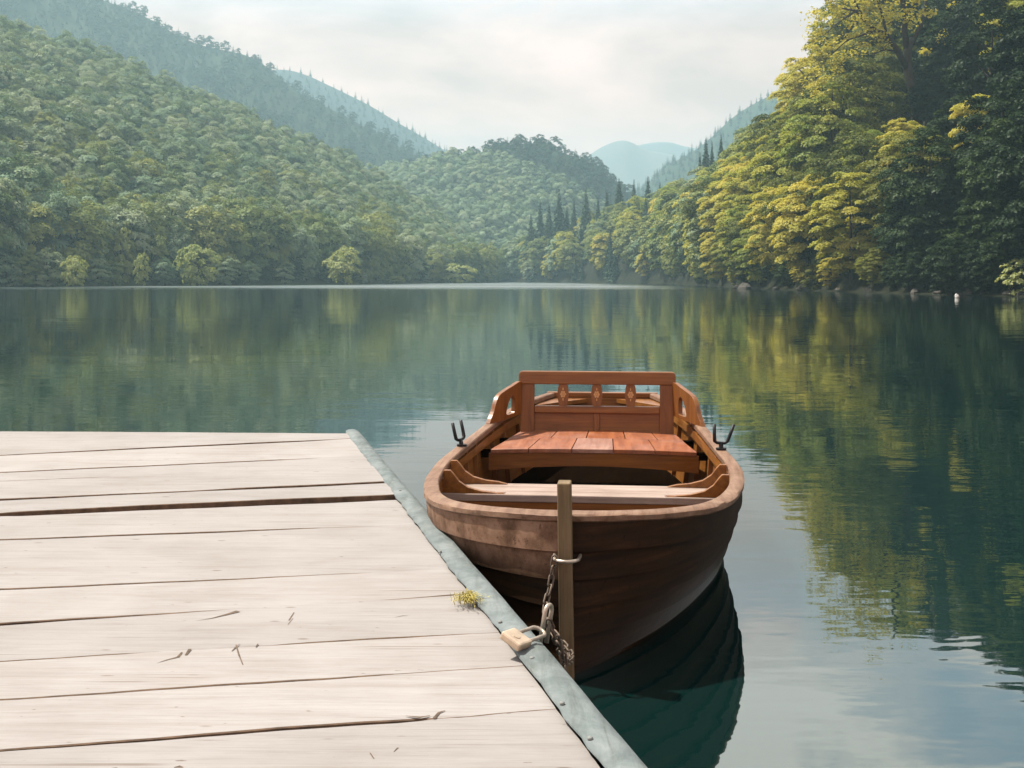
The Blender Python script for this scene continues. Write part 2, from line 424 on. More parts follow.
cover = wn('ShaderNodeMapRange'); L(cn.outputs['Fac'], cover.inputs[0]); [cover.inputs[i].__setattr__('default_value', v) for i, v in ((1, .40), (2, .56), (3, .25), (4, 1.0))]
lowz = wn('ShaderNodeMapRange'); L(spx.outputs['Z'], lowz.inputs[0]); [lowz.inputs[i].__setattr__('default_value', v) for i, v in ((1, .34), (2, .20), (3, 0), (4, 1))]
cf = wn('ShaderNodeMath', operation='MAXIMUM'); L(cover.outputs[0], cf.inputs[0]); L(lowz.outputs[0], cf.inputs[1])
shade = wn('ShaderNodeValToRGB'); L(cn.outputs['Fac'], shade.inputs[0])
e = shade.color_ramp.elements
e[0].position = .38; e[0].color = (.60, .51, .44, 1); e[1].position = .60; e[1].color = (1.02, .87, .76, 1)
bg2 = wn('ShaderNodeBackground'); L(shade.outputs[0], bg2.inputs['Color']); bg2.inputs['Strength'].default_value = 1.0
el = wn('ShaderNodeValToRGB'); L(spx.outputs['Z'], el.inputs[0]); ee = el.color_ramp.elements
ee[0].position = .05; ee[0].color = (.80, .48, .44, 1); ee[1].position = .14; ee[1].color = (.82, .53, .475, 1); e2_ = ee.new(.22); e2_.color = (.66, .57, .59, 1); e3 = ee.new(.32); e3.color = (1.12, 1.16, 1.25, 1); e3 = ee.new(.42); e3.color = (1.12, 1.14, 1.2, 1); e4 = ee.new(.7); e4.color = (.78, .78, .8, 1)  # sky band above the view brightened to lift the lake's reflections
tint = wn('ShaderNodeMix', data_type='RGBA', blend_type='MULTIPLY'); tint.inputs[0].default_value = 1; L(shade.outputs[0], tint.inputs[6]); L(el.outputs[0], tint.inputs[7]); L(tint.outputs[2], bg2.inputs['Color'])
mxw = wn('ShaderNodeMixShader'); L(cf.outputs[0], mxw.inputs[0]); L(bg.outputs[0], mxw.inputs[1]); L(bg2.outputs[0], mxw.inputs[2])
wo = wn('ShaderNodeOutputWorld'); L(mxw.outputs[0], wo.inputs[0])

vs = sc.view_settings
sc.display_settings.display_device = 'sRGB'
vs.view_transform = 'Standard'; vs.look = 'None'; vs.gamma = 1; vs.exposure = 0.92; vs.use_curve_mapping = False
cy = sc.cycles
cy.use_denoising = True; cy.max_bounces = 6; cy.diffuse_bounces = 3; cy.glossy_bounces = 3; cy.transmission_bounces = 4; cy.volume_bounces = 1
cy.transparent_max_bounces = 8; cy.sample_clamp_indirect = 6; cy.caustics_reflective = False; cy.caustics_refractive = False

# ------------------------------------------------------------------ setting: lake bed, water, haze
g = MB(); g.add([(-2150, -25, -6), (2150, -25, -6), (2150, 3200, -6), (-2150, 3200, -6)], [(0, 1, 2, 3)])
tag(g.build('ground', M['soil']), kind='structure')
g = MB(); g.add([(-700, -25, 0), (700, -25, 0), (700, 760, 0), (-700, 760, 0)], [(0, 1, 2, 3)])
tag(g.build('water', M['water']), kind='structure')

hz = NT('haze'); hz.t.nodes.remove(hz.b)
pv = hz.n('ShaderNodeVolumePrincipled'); pv.inputs['Color'].default_value = (.47, .71, .79, 1); pv.inputs['Density'].default_value = .00040; pv.inputs['Anisotropy'].default_value = .3
hz.l(pv, 0, hz.out, 'Volume')
hb = MB(); hb.box((0, 1620, 186), (4400, 3300, 388))
tag(hb.build('haze', hz.m), kind='stuff')

# ------------------------------------------------------------------ terrain lofts
def fractal(x, y, f, seed):
    r = np.random.default_rng(seed); z = np.zeros_like(x); a = 1.0
    for o in range(5):
        for k in range(3):
            th = r.uniform(0, 2 * PI); ph = r.uniform(0, 2 * PI)
            z += a * np.sin((x * math.cos(th) + y * math.sin(th)) * f + ph) / 3
        f *= 1.9; a *= .52
    return z

class Loft:
    """a hillside between its foot line and its crest line, falling away behind the crest"""
    def __init__(s, foot, crest, power=1.0, noise=0.0, nf=.02, seed=1, nu=90, nv=40, back=80):
        F = catmull(foot, 12); K = catmull(crest, 12)
        def res(P):
            d = np.r_[0, np.cumsum(np.linalg.norm(np.diff(P, axis=0), axis=1))]; d /= d[-1]
            u = np.linspace(0, 1, nu); return np.stack([np.interp(u, d, P[:, i]) for i in range(3)], 1)
        s.F, s.K = res(F), res(K); s.nu = nu; s.power = power; s.noise = noise; s.nf = nf; s.seed = seed; s.back = back
        s.nv = nv
    def pos(s, u, v):
        u = np.atleast_1d(u) * (s.nu - 1); v = np.atleast_1d(v)
        i = np.clip(u.astype(int), 0, s.nu - 2); t = (u - i)[:, None]
        f = s.F[i] * (1 - t) + s.F[i + 1] * t; k = s.K[i] * (1 - t) + s.K[i + 1] * t
        vv = np.clip(v, None, 1.0)[:, None]
        p = f + (k - f) * vv
        up = np.where(v > 0, np.clip(v, 0, 1) ** s.power, v)
        p[:, 2] = f[:, 2] + (k[:, 2] - f[:, 2]) * up
        over = np.clip(v - 1, 0, None)
        dirxy = (k - f)[:, :2]; dirxy = dirxy / (np.linalg.norm(dirxy, axis=1)[:, None] + 1e-6)
        p[:, :2] += dirxy * (over * s.back)[:, None]; p[:, 2] -= over * s.back * .55
        amp = s.noise * np.clip(v, 0, 1) ** .7
        p[:, 2] += fractal(p[:, 0], p[:, 1], s.nf, s.seed) * amp
        return p
    def build(s, name, m):
        us = np.linspace(0, 1, s.nu); vsn = np.r_[-.12, -.04, np.linspace(0, 1, s.nv), 1.25, 1.6, 2.2]
        P = []
        for u in us:
            q = s.pos(np.full(len(vsn), u), vsn)
            f = s.F[int(round(u * (s.nu - 1)))]
            q[0, 2] = f[2] - 2.5; q[1, 2] = f[2] - .5
            P.append(q)
        b = MB(); b.grid(P)
        o = b.build(name, m, smooth=True); return tag(o, kind='structure')
    def scatter(s, n, spacing, rng, umin=0, umax=1, vmin=0, vmax=1.05):
        """random spots at least `spacing` apart"""
        u = rng.uniform(umin, umax, n); v = rng.uniform(vmin, vmax, n); P = s.pos(u, v)
        cell = {}; keep = []
        for i, p in enumerate(P):
            cx, cyy = int(p[0] // spacing), int(p[1] // spacing); ok = True
            for a in (-1, 0, 1):
                for bb in (-1, 0, 1):
                    for q in cell.get((cx + a, cyy + bb), ()):
                        if (q[0] - p[0]) ** 2 + (q[1] - p[1]) ** 2 < spacing ** 2: ok = False; break
                    if not ok: break
                if not ok: break
            if ok: cell.setdefault((cx, cyy), []).append(p); keep.append(i)
        return P[keep], v[keep]

def shore(px, d): return ((px - 512) / 1200 * d, d, 0.15)

left_hill = Loft([shore(-520, 120), shore(-250, 160), shore(0, 208), shore(100, 233), shore(200, 256), shore(300, 292), shore(370, 340), shore(430, 400), shore(485, 470), shore(500, 560)],
                 [at_d(-520, -256, 300), at_d(-250, -86, 380), at_d(0, 30, 450), at_d(100, 60, 480), at_d(200, 100, 510), at_d(300, 150, 540), at_d(370, 188, 560), at_d(430, 224, 590), at_d(485, 259, 620), at_d(505, 276, 640)],
                 1.0, 5, .022, 3)
left_hill.build('hillside', M['soil'])
right_hill = Loft([(52, 20, .2), (40, 60, .2), (39, 92, .2), (35.5, 118, .2), (34.2, 145, .2), (35, 180, .2), (41, 270, .2), (43, 360, .2), (28, 450, .2), (4, 530, .2), (-8, 560, .2)],
                  [(118, 45, 56), (110, 95, 60), at_d(1050, -15, 190), at_d(930, 15, 205), at_d(860, 72, 220), at_d(806, 140, 240), at_d(745, 195, 300), at_d(700, 208, 370), at_d(630, 218, 460), at_d(560, 243, 540), at_d(508, 270, 570)],
                  .85, 2.5, .04, 5)
right_hill.build('hillside', M['bank'])
mid_hill = Loft([at_d(380, 281.5, 600), at_d(430, 281.8, 610), at_d(495, 281.8, 600), at_d(540, 281.5, 620), at_d(600, 281, 680), at_d(660, 280.5, 760)],
                [at_d(340, 190, 880), at_d(410, 178, 860), at_d(470, 168, 860), at_d(520, 158, 860), at_d(560, 165, 860), at_d(612, 192, 870), at_d(660, 240, 900)],
                .85, 10, .012, 8)
mid_hill.build('hill', M['mount'])
big_hill = Loft([at_d(-420, 250, 640), at_d(0, 250, 680), at_d(200, 250, 720), at_d(350, 255, 780), at_d(500, 262, 860)],
                [at_d(-420, -100, 980), at_d(-60, -90, 1050), at_d(80, -15, 1080), at_d(140, 10, 1090), at_d(190, 36, 1100), at_d(250, 56, 1110), at_d(300, 99, 1120), at_d(350, 127, 1130), at_d(400, 155, 1140), at_d(450, 176, 1150), at_d(520, 205, 1160)],
                .95, 14, .008, 11)
big_hill.build('mountain', M['mount'])
back_ridge = Loft([at_d(150, 270, 1130), at_d(300, 270, 1170), at_d(520, 272, 1280)],
                  [at_d(130, 72, 1620), at_d(230, 70, 1640), at_d(285, 66, 1655), at_d(330, 82, 1670), at_d(370, 101, 1685), at_d(410, 124, 1690), at_d(462, 154, 1715), at_d(540, 200, 1730)],
                  .9, 14, .006, 13)
back_ridge.build('mountain', M['far_mount'])
right_ridge = Loft([at_d(600, 262, 950), at_d(700, 262, 950), at_d(900, 262, 950), at_d(1100, 262, 950)],
                   [at_d(600, 205, 1500), at_d(640, 188, 1480), at_d(668, 162, 1460), at_d(700, 146, 1440), at_d(740, 115, 1420), at_d(800, 84, 1400), at_d(860, 60, 1380), at_d(1000, 40, 1350), at_d(1120, 40, 1350)],
                   .9, 12, .009, 17)
right_ridge.build('mountain', M['mount'])
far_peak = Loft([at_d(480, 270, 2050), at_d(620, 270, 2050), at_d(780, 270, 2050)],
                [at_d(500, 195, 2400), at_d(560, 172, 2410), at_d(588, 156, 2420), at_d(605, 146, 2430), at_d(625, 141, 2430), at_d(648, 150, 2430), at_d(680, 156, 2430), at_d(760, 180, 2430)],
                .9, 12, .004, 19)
far_peak.build('mountain', M['haze_toned_mount'])
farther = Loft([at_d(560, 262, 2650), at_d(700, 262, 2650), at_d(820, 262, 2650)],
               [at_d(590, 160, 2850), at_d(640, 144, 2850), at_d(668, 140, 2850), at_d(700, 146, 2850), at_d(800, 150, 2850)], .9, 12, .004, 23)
farther.build('mountain', M['haze_toned_mount'])

# ------------------------------------------------------------------ trees: prototypes (mesh data only)
def quads_at(cen, nrm, size, rng, asp=1.0):
    """little rhombic leaf clusters at cen with normals nrm"""
    n = len(cen); nrm = nrm / (np.linalg.norm(nrm, axis=1)[:, None] + 1e-9)
    r = rng.normal(size=(n, 3)); a = np.cross(nrm, r); a /= (np.linalg.norm(a, axis=1)[:, None] + 1e-9); b = np.cross(nrm, a)
    s = size[:, None] if hasattr(size, '__len__') else size
    dro = nrm * s * .18
    v = np.stack([cen + a * s * .62 - dro, cen + b * s * .42 * asp, cen - a * s * .62 - dro, cen - b * s * .42 * asp], 1).reshape(-1, 3)
    q = np.arange(n * 4).reshape(n, 4)
    return v, q

def limb_tubes(mb, path, r0, r1, n=6):
    k = len(path); mb.tube(path, [r0 + (r1 - r0) * i / (k - 1) for i in range(k)], n)

def make_broadleaf(name, seed, H, Rc, nclump, nleaf, leaf, mat, zlow=.18, flat=.42, openness=0.0, limbs=9, crc=(.20, .36), radial=.3, jit=.42):
    rng = np.random.default_rng(seed)
    cz, hz_ = (zlow + 1) / 2 * H, (1 - zlow) / 2 * H
    cen = []; rad = []
    tries = 0
    lop = rng.normal(size=(4, 3)); lop /= np.linalg.norm(lop, axis=1)[:, None]; lamp = rng.uniform(-.22, .22, 4)
    while len(cen) < nclump and tries < 20000:
        tries += 1
        d = rng.normal(size=3); d /= np.linalg.norm(d)
        rr = rng.uniform(.35, 1) ** .45
        env = 1 + sum(a * max(0, d @ l) ** 2 for a, l in zip(lamp, lop))
        x = d * rr * env
        shape = 1.0 if x[2] > 0 else .92
        p = np.array([x[0] * Rc * shape, x[1] * Rc * shape, cz + x[2] * hz_])
        if x[2] < -.55 and rr < .7: continue
        cr = rng.uniform(*crc) * Rc
        if any(np.linalg.norm((p - q) * (1, 1, 1.5)) < .62 * (cr + r2) * (1 + openness) for q, r2 in zip(cen, rad)): continue
        cen.append(p); rad.append(cr)
    cen = np.array(cen); rad = np.array(rad)
    V, Q, T = [], [], []; off = 0
    per = max(6, nleaf // len(cen))
    for p, cr in zip(cen, rad):
        out = p - np.array([0, 0, cz * .9]); out[2] *= .4; out /= (np.linalg.norm(out) + 1e-6)
        n = int(per * (cr / rad.mean()) ** 2 * rng.uniform(.7, 1.3)) + 4
        d = rng.normal(size=(n, 3)); d /= np.linalg.norm(d, axis=1)[:, None]
        d[:, 2] = np.where(d[:, 2] < -.2, -d[:, 2], d[:, 2])
        rr = rng.uniform(.25, 1.12, n) ** .5
        loc = d * rr[:, None] * cr * np.array([1, 1, flat])
        # branch spray hangs outwards and down
        rd = (loc @ np.array([out[0], out[1], 0]))
        loc[:, 2] -= .28 * rd + .12 * (rd / cr) ** 2 * cr
        rad_ = p + loc - np.array([0, 0, cz * .75]); rad_ /= np.linalg.norm(rad_, axis=1)[:, None] + 1e-6
        nr = np.array([0, 0, 1.0]) * .75 + out * .35 + d * .5 + rad_ * radial + rng.normal(size=(n, 3)) * jit
        v, q = quads_at(p + loc, nr, leaf * rng.uniform(.6, 1.35, n), rng)
        V.append(v); Q.append(q + off); off += len(v); T.append(np.repeat(np.clip(rng.normal(.5, .22) + rng.normal(0, .12, n), 0, 1), 4))
    crown = fast_mesh(name + '_crown', np.vstack(V), np.vstack(Q), [mat], np.concatenate(T))
    tb = MB()
    lean = rng.normal(0, .03, 2) * H
    top = np.array([lean[0], lean[1], H * .86])
    path = [np.array([0, 0, -.08 * H]), np.array([0, 0, .12 * H]), top * np.array([.3, .3, .45]), top * np.array([.8, .8, .75]), top]
    limb_tubes(tb, path, H * .022, H * .004, 7)
    order = rng.permutation(len(cen))[:limbs]
    for i in order:
        e2 = cen[i]; z0 = np.clip(e2[2] * .62, .12 * H, .7 * H); s0 = np.array([lean[0] * z0 / H, lean[1] * z0 / H, z0])
        mid = (s0 + e2) / 2 + np.array([0, 0, .05 * H]) * rng.uniform(-.3, 1)
        limb_tubes(tb, [s0, mid, e2], H * .010, H * .002, 5)
    me = bpy.data.meshes.new(name + '_trunk'); me.from_pydata(tb.v, [], tb.f); me.materials.append(M['bark']); me.update()
    return crown, me

def make_conifer(name, seed, H, Rc, nwh, per, mat):
    rng = np.random.default_rng(seed); V, Q, T = [], [], []; off = 0
    for k in range(nwh):
        t = k / (nwh - 1); z = H * (.10 + .89 * t); r = Rc * (1 - t) ** .85 * rng.uniform(.78, 1.15) + .12
        nb = max(4, int(per * (1 - .6 * t)))
        a = rng.uniform(0, 2 * PI) + np.arange(nb) * 2 * PI / nb + rng.normal(0, .2, nb)
        for j in range(3 if r > .8 else 2):
            fr = (.95, .62, .3)[j]; rr = r * fr * rng.uniform(.8, 1.15, nb)
            c = np.stack([np.cos(a) * rr, np.sin(a) * rr, z - rr * .38 + rng.normal(0, .12, nb) * H / 20], 1)
            nr = np.stack([np.cos(a) * .55, np.sin(a) * .55, np.ones(nb) * .85], 1) + rng.normal(size=(nb, 3)) * .25
            v, q = quads_at(c, nr, (r * .55 + .25) * rng.uniform(.7, 1.2, nb), rng, 1.2)
            V.append(v); Q.append(q + off); off += len(v); T.append(np.repeat(np.clip(rng.normal(.5, .25, nb), 0, 1), 4))
    crown = fast_mesh(name + '_crown', np.vstack(V), np.vstack(Q), [mat], np.concatenate(T))
    tb = MB(); limb_tubes(tb, [(0, 0, -.06 * H), (0, 0, .4 * H), (0, 0, H)], H * .014, .03, 6)
    me = bpy.data.meshes.new(name + '_trunk'); me.from_pydata(tb.v, [], tb.f); me.materials.append(M['bark']); me.update()
    return crown, me

P_near = [make_broadleaf('beech', 100 + i, 18, 5.8 + .6 * (i % 3), 105, 26000, .29, (M['leaf_gold'], M['leaf_gold'], M['leaf_olive'], M['leaf_gold'])[i], .05, .55, openness=.12, crc=(.12, .28), radial=.35, jit=.5) for i in range(4)]
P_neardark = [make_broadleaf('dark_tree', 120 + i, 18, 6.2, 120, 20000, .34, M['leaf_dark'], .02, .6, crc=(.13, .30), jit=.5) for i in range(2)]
P_mid = [make_broadleaf('broadleaf', 140 + i, 15, 5.2 + .4 * (i % 3), 60, 6500, .5, (M['leaf_gold'], M['leaf_green'], M['leaf_green'], M['leaf_hill'])[i], .03, .6, radial=.7) for i in range(4)]
P_shore = [make_broadleaf('shore_tree', 160 + i, 16, 5.6 + .5 * (i % 3), 60, 7000, .48, (M['leaf_hill'], M['leaf_green'])[i % 2], .0, .7, radial=1.0, jit=.32) for i in range(4)]
P_far = [make_broadleaf('far_tree', 180 + i, 9, 4.2, 22, 2800, .44, M['leaf_hill'], -.05, .8, limbs=2, crc=(.28, .42), radial=2.0, jit=.3) for i in range(4)]
P_fardark = [make_broadleaf('far_dark_tree', 190 + i, 9, 4.2, 24, 700, .85, M['needle_far'], -.05, .75, limbs=2, crc=(.28, .42), radial=1.6) for i in range(2)]
P_con = [make_conifer('spruce', 200 + i, 20, 3.0 + .3 * i, 34, 13, M['needle']) for i in range(2)]
P_farcon = [make_conifer('far_spruce', 220 + i, 18, 3.4, 11, 8, M['needle_far']) for i in range(2)]
P_bush = [make_broadleaf('bush', 240 + i, 6, 4.0, 34, 1500, .5, M['leaf_pale'], .0, .6, limbs=3) for i in range(2)]

n_tree = 0
def tree(kind, proto, p, s, label, cat, group=None, sz=1.0):
    global n_tree
    n_tree += 1
    t = empty(kind, p, random.uniform(0, 2 * PI)); t.scale = (s, s, s * sz)
    tag(t, label, cat, group)
    for nm, me in (('crown', proto[0]), ('trunk', proto[1])):
        o = bpy.data.objects.new(nm, me); C.objects.link(o); o.parent = t
    return t

# ---- right bank: individual trees, held under the skyline the photo shows
sky_r = np.array([(480, 262), (500, 250), (540, 236), (560, 226), (600, 208), (640, 194), (665, 184), (690, 172), (712, 164), (740, 141), (770, 115), (797, 93), (806, 60), (812, 20), (822, -25), (880, -75), (930, -105), (1100, -140)], float)
def limit_r(px): return np.interp(px, sky_r[:, 0], sky_r[:, 1])
rng = np.random.default_rng(31)
PR, VR = right_hill.scatter(5200, 5.3, rng, .04, 1.0, .0, 1.02)
order = np.argsort(PR[:, 1]); cnt = {'near': 0}
specials = []
for i in order:
    p, v = PR[i], VR[i]
    d = p[1]
    if d < 62: continue
    px, py = px_of(*p)
    if px > 1190 or px < 480: continue
    near = d < 235
    base_H = 18 if near else 15
    Ht = rng.uniform(12, 19) if near else rng.uniform(11, 17)
    if v < .06: Ht *= .72
    tm = {True: 1.0, False: 1.0}[near]
    lim = limit_r(px) if d > 120 else max(limit_r(px), -20)
    top_py = lim + rng.uniform(0, 10)
    Hmax = (1.3 - (top_py - 279.5) / 1200 * d) - p[2]
    # a gap where the forked tree on the slope shows its trunk
    if 825 < px < 985 and d < 153: Hmax = min(Hmax, (1.3 - (122 - max(0, abs(px - 910) - 50) * 1.6 - 279.5) / 1200 * d) - p[2])
    Ht = min(Ht, Hmax)
    if Ht < 4.0: continue
    if 845 < px < 950 and 138 < d < 168 and abs(px - 912) < 34: continue
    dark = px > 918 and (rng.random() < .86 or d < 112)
    s = Ht / base_H
    if Ht < 8: s = max(s, .5)
    if near:
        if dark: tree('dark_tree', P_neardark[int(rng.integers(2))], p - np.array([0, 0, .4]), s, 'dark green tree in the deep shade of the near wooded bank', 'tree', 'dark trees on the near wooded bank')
        elif v < .12: tree('beech_tree', P_near[int(rng.integers(4))], p - np.array([0, 0, .3]), s * 1.05, 'low yellow-green tree leaning over the water along the near steep bank', 'tree', 'trees along the edge of the near bank', .9)
        else: tree('beech_tree', P_near[int(rng.integers(4))], p - np.array([0, 0, .3]), s, 'yellow-green leafy tree packed among others up the near steep bank', 'tree', 'yellow-green trees up the near steep bank')
    else:
        con = (d > 370 and rng.random() < (.5 if px < 655 else .15))
        if con: tree('spruce', P_con[int(rng.integers(2))], p, Ht / 20, 'narrow dark spruce standing among broadleaf trees on the far wooded point', 'spruce', 'spruces on the far wooded point')
        else: tree('broadleaf_tree', P_mid[int(rng.integers(4))], p - np.array([0, 0, .3]), s * 1.05, 'hazy rounded green tree on the wooded point beyond the yellow bank', 'tree', 'rounded trees on the far wooded point')

PS, VS = right_hill.scatter(9000, 2.4, rng, .05, .55, .0, .20)
nb_ = 0
for p, v in sorted(zip(PS, VS), key=lambda c: c[0][1] + 60 * rng.random()):
    px, py = px_of(*p)
    if p[1] < 75 or px > 1062 or p[1] > 260: continue
    if v > .10 and (p[1] > 135 or rng.random() < .35): continue
    dk_ = px > 890 or rng.random() < .55
    h = rng.uniform(2.6, 5.0) * (1.25 if v > .03 else .75)
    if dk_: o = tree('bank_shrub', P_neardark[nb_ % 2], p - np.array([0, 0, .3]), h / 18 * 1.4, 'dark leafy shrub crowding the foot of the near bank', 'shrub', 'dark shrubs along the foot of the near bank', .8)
    else: o = tree('bank_shrub', P_near[nb_ % 4], p - np.array([0, 0, .3]), h / 18 * 1.4, 'yellow-green leafy shrub overhanging the edge of the near bank', 'shrub', 'light shrubs along the foot of the near bank', .8)
    nb_ += 1
    if nb_ > 260: break
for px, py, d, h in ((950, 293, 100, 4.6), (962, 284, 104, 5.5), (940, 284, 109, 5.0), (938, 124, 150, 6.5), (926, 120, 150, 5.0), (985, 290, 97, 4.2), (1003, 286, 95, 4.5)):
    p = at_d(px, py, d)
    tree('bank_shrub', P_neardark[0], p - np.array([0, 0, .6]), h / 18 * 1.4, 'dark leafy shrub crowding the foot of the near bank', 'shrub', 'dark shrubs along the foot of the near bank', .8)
# spruces that stand out on the far point and on the skyline
for px, top, base, d, wd, lab in ((540, 199, 256, 520, .8, 'slim spruce rising over the tip of the wooded point, first from the open water'), (559, 189, 250, 505, .85, 'dark spruce on the wooded point next to the slim outer one'),
                              (574, 198, 246, 500, .8, 'shorter dark spruce between two taller ones on the wooded point'), (586, 187, 242, 490, .95, 'broad dark spruce in the middle of the conifer cluster on the point'),
                              (598, 197, 238, 480, .85, 'dark spruce on the uphill side of the conifer cluster'), (619, 178, 226, 470, 1.0, 'tall broad spruce against the pale distant valley'),
                              (634, 179, 226, 460, .8, 'slender spruce beside the tall broad one against the pale valley'), (706, 138, 190, 395, .9, 'tallest of the three thin spruces on the skyline over the yellow slope'),
                              (712, 141, 190, 390, .7, 'thin spruce squeezed in the middle of the skyline trio'), (721, 134, 178, 380, .7, 'thin spruce set a little apart on the skyline over the yellow slope'),
                              (700, 152, 195, 400, .8, 'low spruce at the downhill foot of the skyline trio')):
    t0 = at_d(px, top, d); b0 = at_d(px, base, d); H = t0[2] - b0[2]
    o = tree('spruce', P_con[px % 2], b0, H / 20, lab, 'spruce', None); o.scale = (H / 20 * wd, H / 20 * wd, H / 20)

for k_, (px, top, d) in enumerate(((496, 254, 556), (503, 246, 553), (511, 250, 550), (519, 236, 546), (528, 240, 542), (536, 228, 538), (547, 232, 530))):
    b0 = at_d(px, 281.3, d); H = at_d(px, top, d)[2] - b0[2]
    tree('broadleaf_tree', P_mid[k_ % 4], b0, H / 15, 'hazy rounded tree at the low outer tip of the wooded point', 'tree', 'trees at the tip of the far wooded point')
for k_, (px, top, base, d) in enumerate(((531, 214, 262, 528), (549, 205, 255, 515), (567, 206, 252, 505), (607, 192, 240, 478), (648, 176, 222, 452), (660, 182, 222, 445))):
    b0 = at_d(px, base, d); H = at_d(px, top, d)[2] - b0[2]
    o = tree('spruce', P_con[k_ % 2], b0, H / 20, 'dark spruce filling in between the taller spruces of the far point', 'spruce', 'lesser spruces of the far wooded point')
# the forked, thin-leaved tree high on the near slope
def forked_tree():
    b0 = at_d(916, 150, 152); t = empty('forked_tree', b0); k = 152 / 1200
    tag(t, 'tall open tree with dark forked trunk showing through thin leaves', 'tree')
    def q(px, py, dd=0): return np.array([(px - 916) * k, dd, -(py - 150) * k])
    tb = MB()
    limb_tubes(tb, [q(918, 175), q(917, 110), q(913, 90), q(908, 70), q(908, 50, .3), q(914, 38, .5)], .80, .42, 8)
    for path, r in (([q(908, 70), q(896, 52, -.6), q(884, 36, -1), q(872, 32, -1.2), q(862, 24, -1.4), q(852, 14, -1.8), q(838, 12, -2)], .34), ([q(908, 50, .3), q(905, 30, .2), q(906, 12, 0), q(899, -2, -.4), q(892, -30, -.6), q(888, -60, -.5)], .34),
                    ([q(912, 44, .4), q(922, 28, .8), q(927, 10, 1), q(930, -10, 1.1), q(938, -45, 1.2)], .28), ([q(896, 52, -.6), q(880, 52, -1.5), q(866, 58, -2)], .14), ([q(872, 32, -1.2), q(858, 38, -2), q(842, 44, -2.4), q(826, 58, -2.6)], .14),
                    ([q(884, 36, -1), q(878, 12, -1.2), q(866, -18, -1.2), q(850, -35, -1)], .16), ([q(862, 24, -1.4), q(848, 0, -2), q(832, -12, -2.4)], .12), ([q(852, 14, -1.8), q(834, 26, -2.4), q(818, 40, -2.6)], .10)):
        limb_tubes(tb, path, r * 1.35, r * .3, 6)
    tb.build('trunk', M['bark'], t, smooth=True)
    r2 = np.random.default_rng(5); V, Q, T = [], [], []; off = 0
    spots = []
    for i in range(120):
        a = r2.uniform(0, 1)
        pxx = r2.normal(868, 34); pyy = r2.normal(8, 42)
        if pxx < 812 + max(0, pyy) * .05: continue
        if abs(pxx - 905) < 22 and pyy > 35: continue
        if pyy > 95 or (pyy > 60 and pxx > 850): continue
        spots.append((pxx, pyy))
    spots += [(814, 40), (812, 55), (822, 66), (810, 72), (830, 78), (818, 84), (806, 86), (826, 48), (838, 60), (815, 25), (820, 8), (812, 98)]
    for pxx, pyy in spots:
        c = q(pxx, pyy, r2.uniform(-3.5, 3.5)); cr = r2.uniform(.7, 1.5); n = int(r2.uniform(22, 60))
        d = r2.normal(size=(n, 3)); loc = d * cr * np.array([.6, .6, .3])
        v, qd = quads_at(c + loc, np.array([0, 0, 1.0]) + r2.normal(size=(n, 3)) * .6, .36 * r2.uniform(.6, 1.3, n), r2)
        V.append(v); Q.append(qd + off); off += len(v); T.append(np.repeat(np.clip(r2.normal(.45, .25, n), 0, 1), 4))
    o = bpy.data.objects.new('crown', fast_mesh('thin_crown', np.vstack(V), np.vstack(Q), [M['leaf_gold']], np.concatenate(T))); C.objects.link(o); o.parent = t
forked_tree()

# ---- left shore: a row of individual trees, then the wood above
rng = np.random.default_rng(77)
PL, VL = left_hill.scatter(5200, 7.3, rng, .12, 1.0, .004, .36)
cand = []
for p, v in zip(PL, VL):
    px, py = px_of(*p)
    if not (-40 < px < 520): continue
    cand.append((p[1], px, p, v))
cand.sort(key=lambda c: c[3])
n_shore = 0; spots_used = []
for d, px, p, v in cand[:230]:
    H = rng.uniform(12, 20) if v < .07 else rng.uniform(8.5, 12.5)
    if px > 400: H *= .8
    pr = P_shore[int(rng.integers(4))]
    if v < .07: tree('shore_tree', pr, p - np.array([0, 0, .3]), H / 16, 'tall shaded green tree at the waterline below the big wooded slope', 'tree', 'trees along the far waterline')
    else: tree('slope_tree', pr, p - np.array([0, 0, .3]), H / 16, 'hazy green tree on the lower part of the big wooded slope', 'tree', 'trees on the lower big slope')
PB, VB = left_hill.scatter(3000, 4.2, rng, .12, 1.0, .0, .03)
ns_ = 0
for p, v in zip(PB, VB):
    px, py = px_of(*p)
    if not (-30 < px < 500) or ns_ >= 110: continue
    h = rng.uniform(3.0, 6.5); ns_ += 1
    tree('shore_shrub', P_neardark[ns_ % 2] if ns_ % 3 == 0 else P_shore[ns_ % 4], p - np.array([0, 0, .3]), h / 17 * 1.25, 'low green shrub filling the edge of the far shore between taller trees', 'shrub', 'shrubs along the far waterline', .85)  # some shrubs get dark leaves to stand in for shaded gaps between trees
for px, py, d, h in ((-14, 286.6, 206, 6), (2, 286.4, 208, 7), (13, 286.3, 210, 5.5), (24, 286.3, 211, 7), (36, 286.2, 212, 5), (48, 286.1, 214, 6.5), (60, 286.0, 217, 5), (98, 285.8, 226, 6), (112, 285.8, 229, 5.5), (165, 285.4, 242, 5.5), (225, 285.0, 258, 6), (250, 284.8, 266, 5), (285, 284.6, 280, 5.5)):
    p = at_d(px, py, d); p[2] = -.1
    tree('shore_shrub', P_shore[int(d) % 4], p, h / 17 * 1.25, 'low green shrub filling the edge of the far shore between taller trees', 'shrub', 'shrubs along the far waterline', .85)
row = [(-12, 186, 3), (5, 182, 0), (30, 196, 1), (56, 192, 2), (86, 218, 0), (121, 222, 3), (152, 230, 1), (176, 226, 2), (214, 240, 0), (241, 226, 1), (276, 209, 3), (306, 226, 0), (331, 223, 2), (366, 224, 1), (388, 232, 3), (415, 244, 0), (437, 246, 2), (470, 240, 1), (487, 242, 3)]
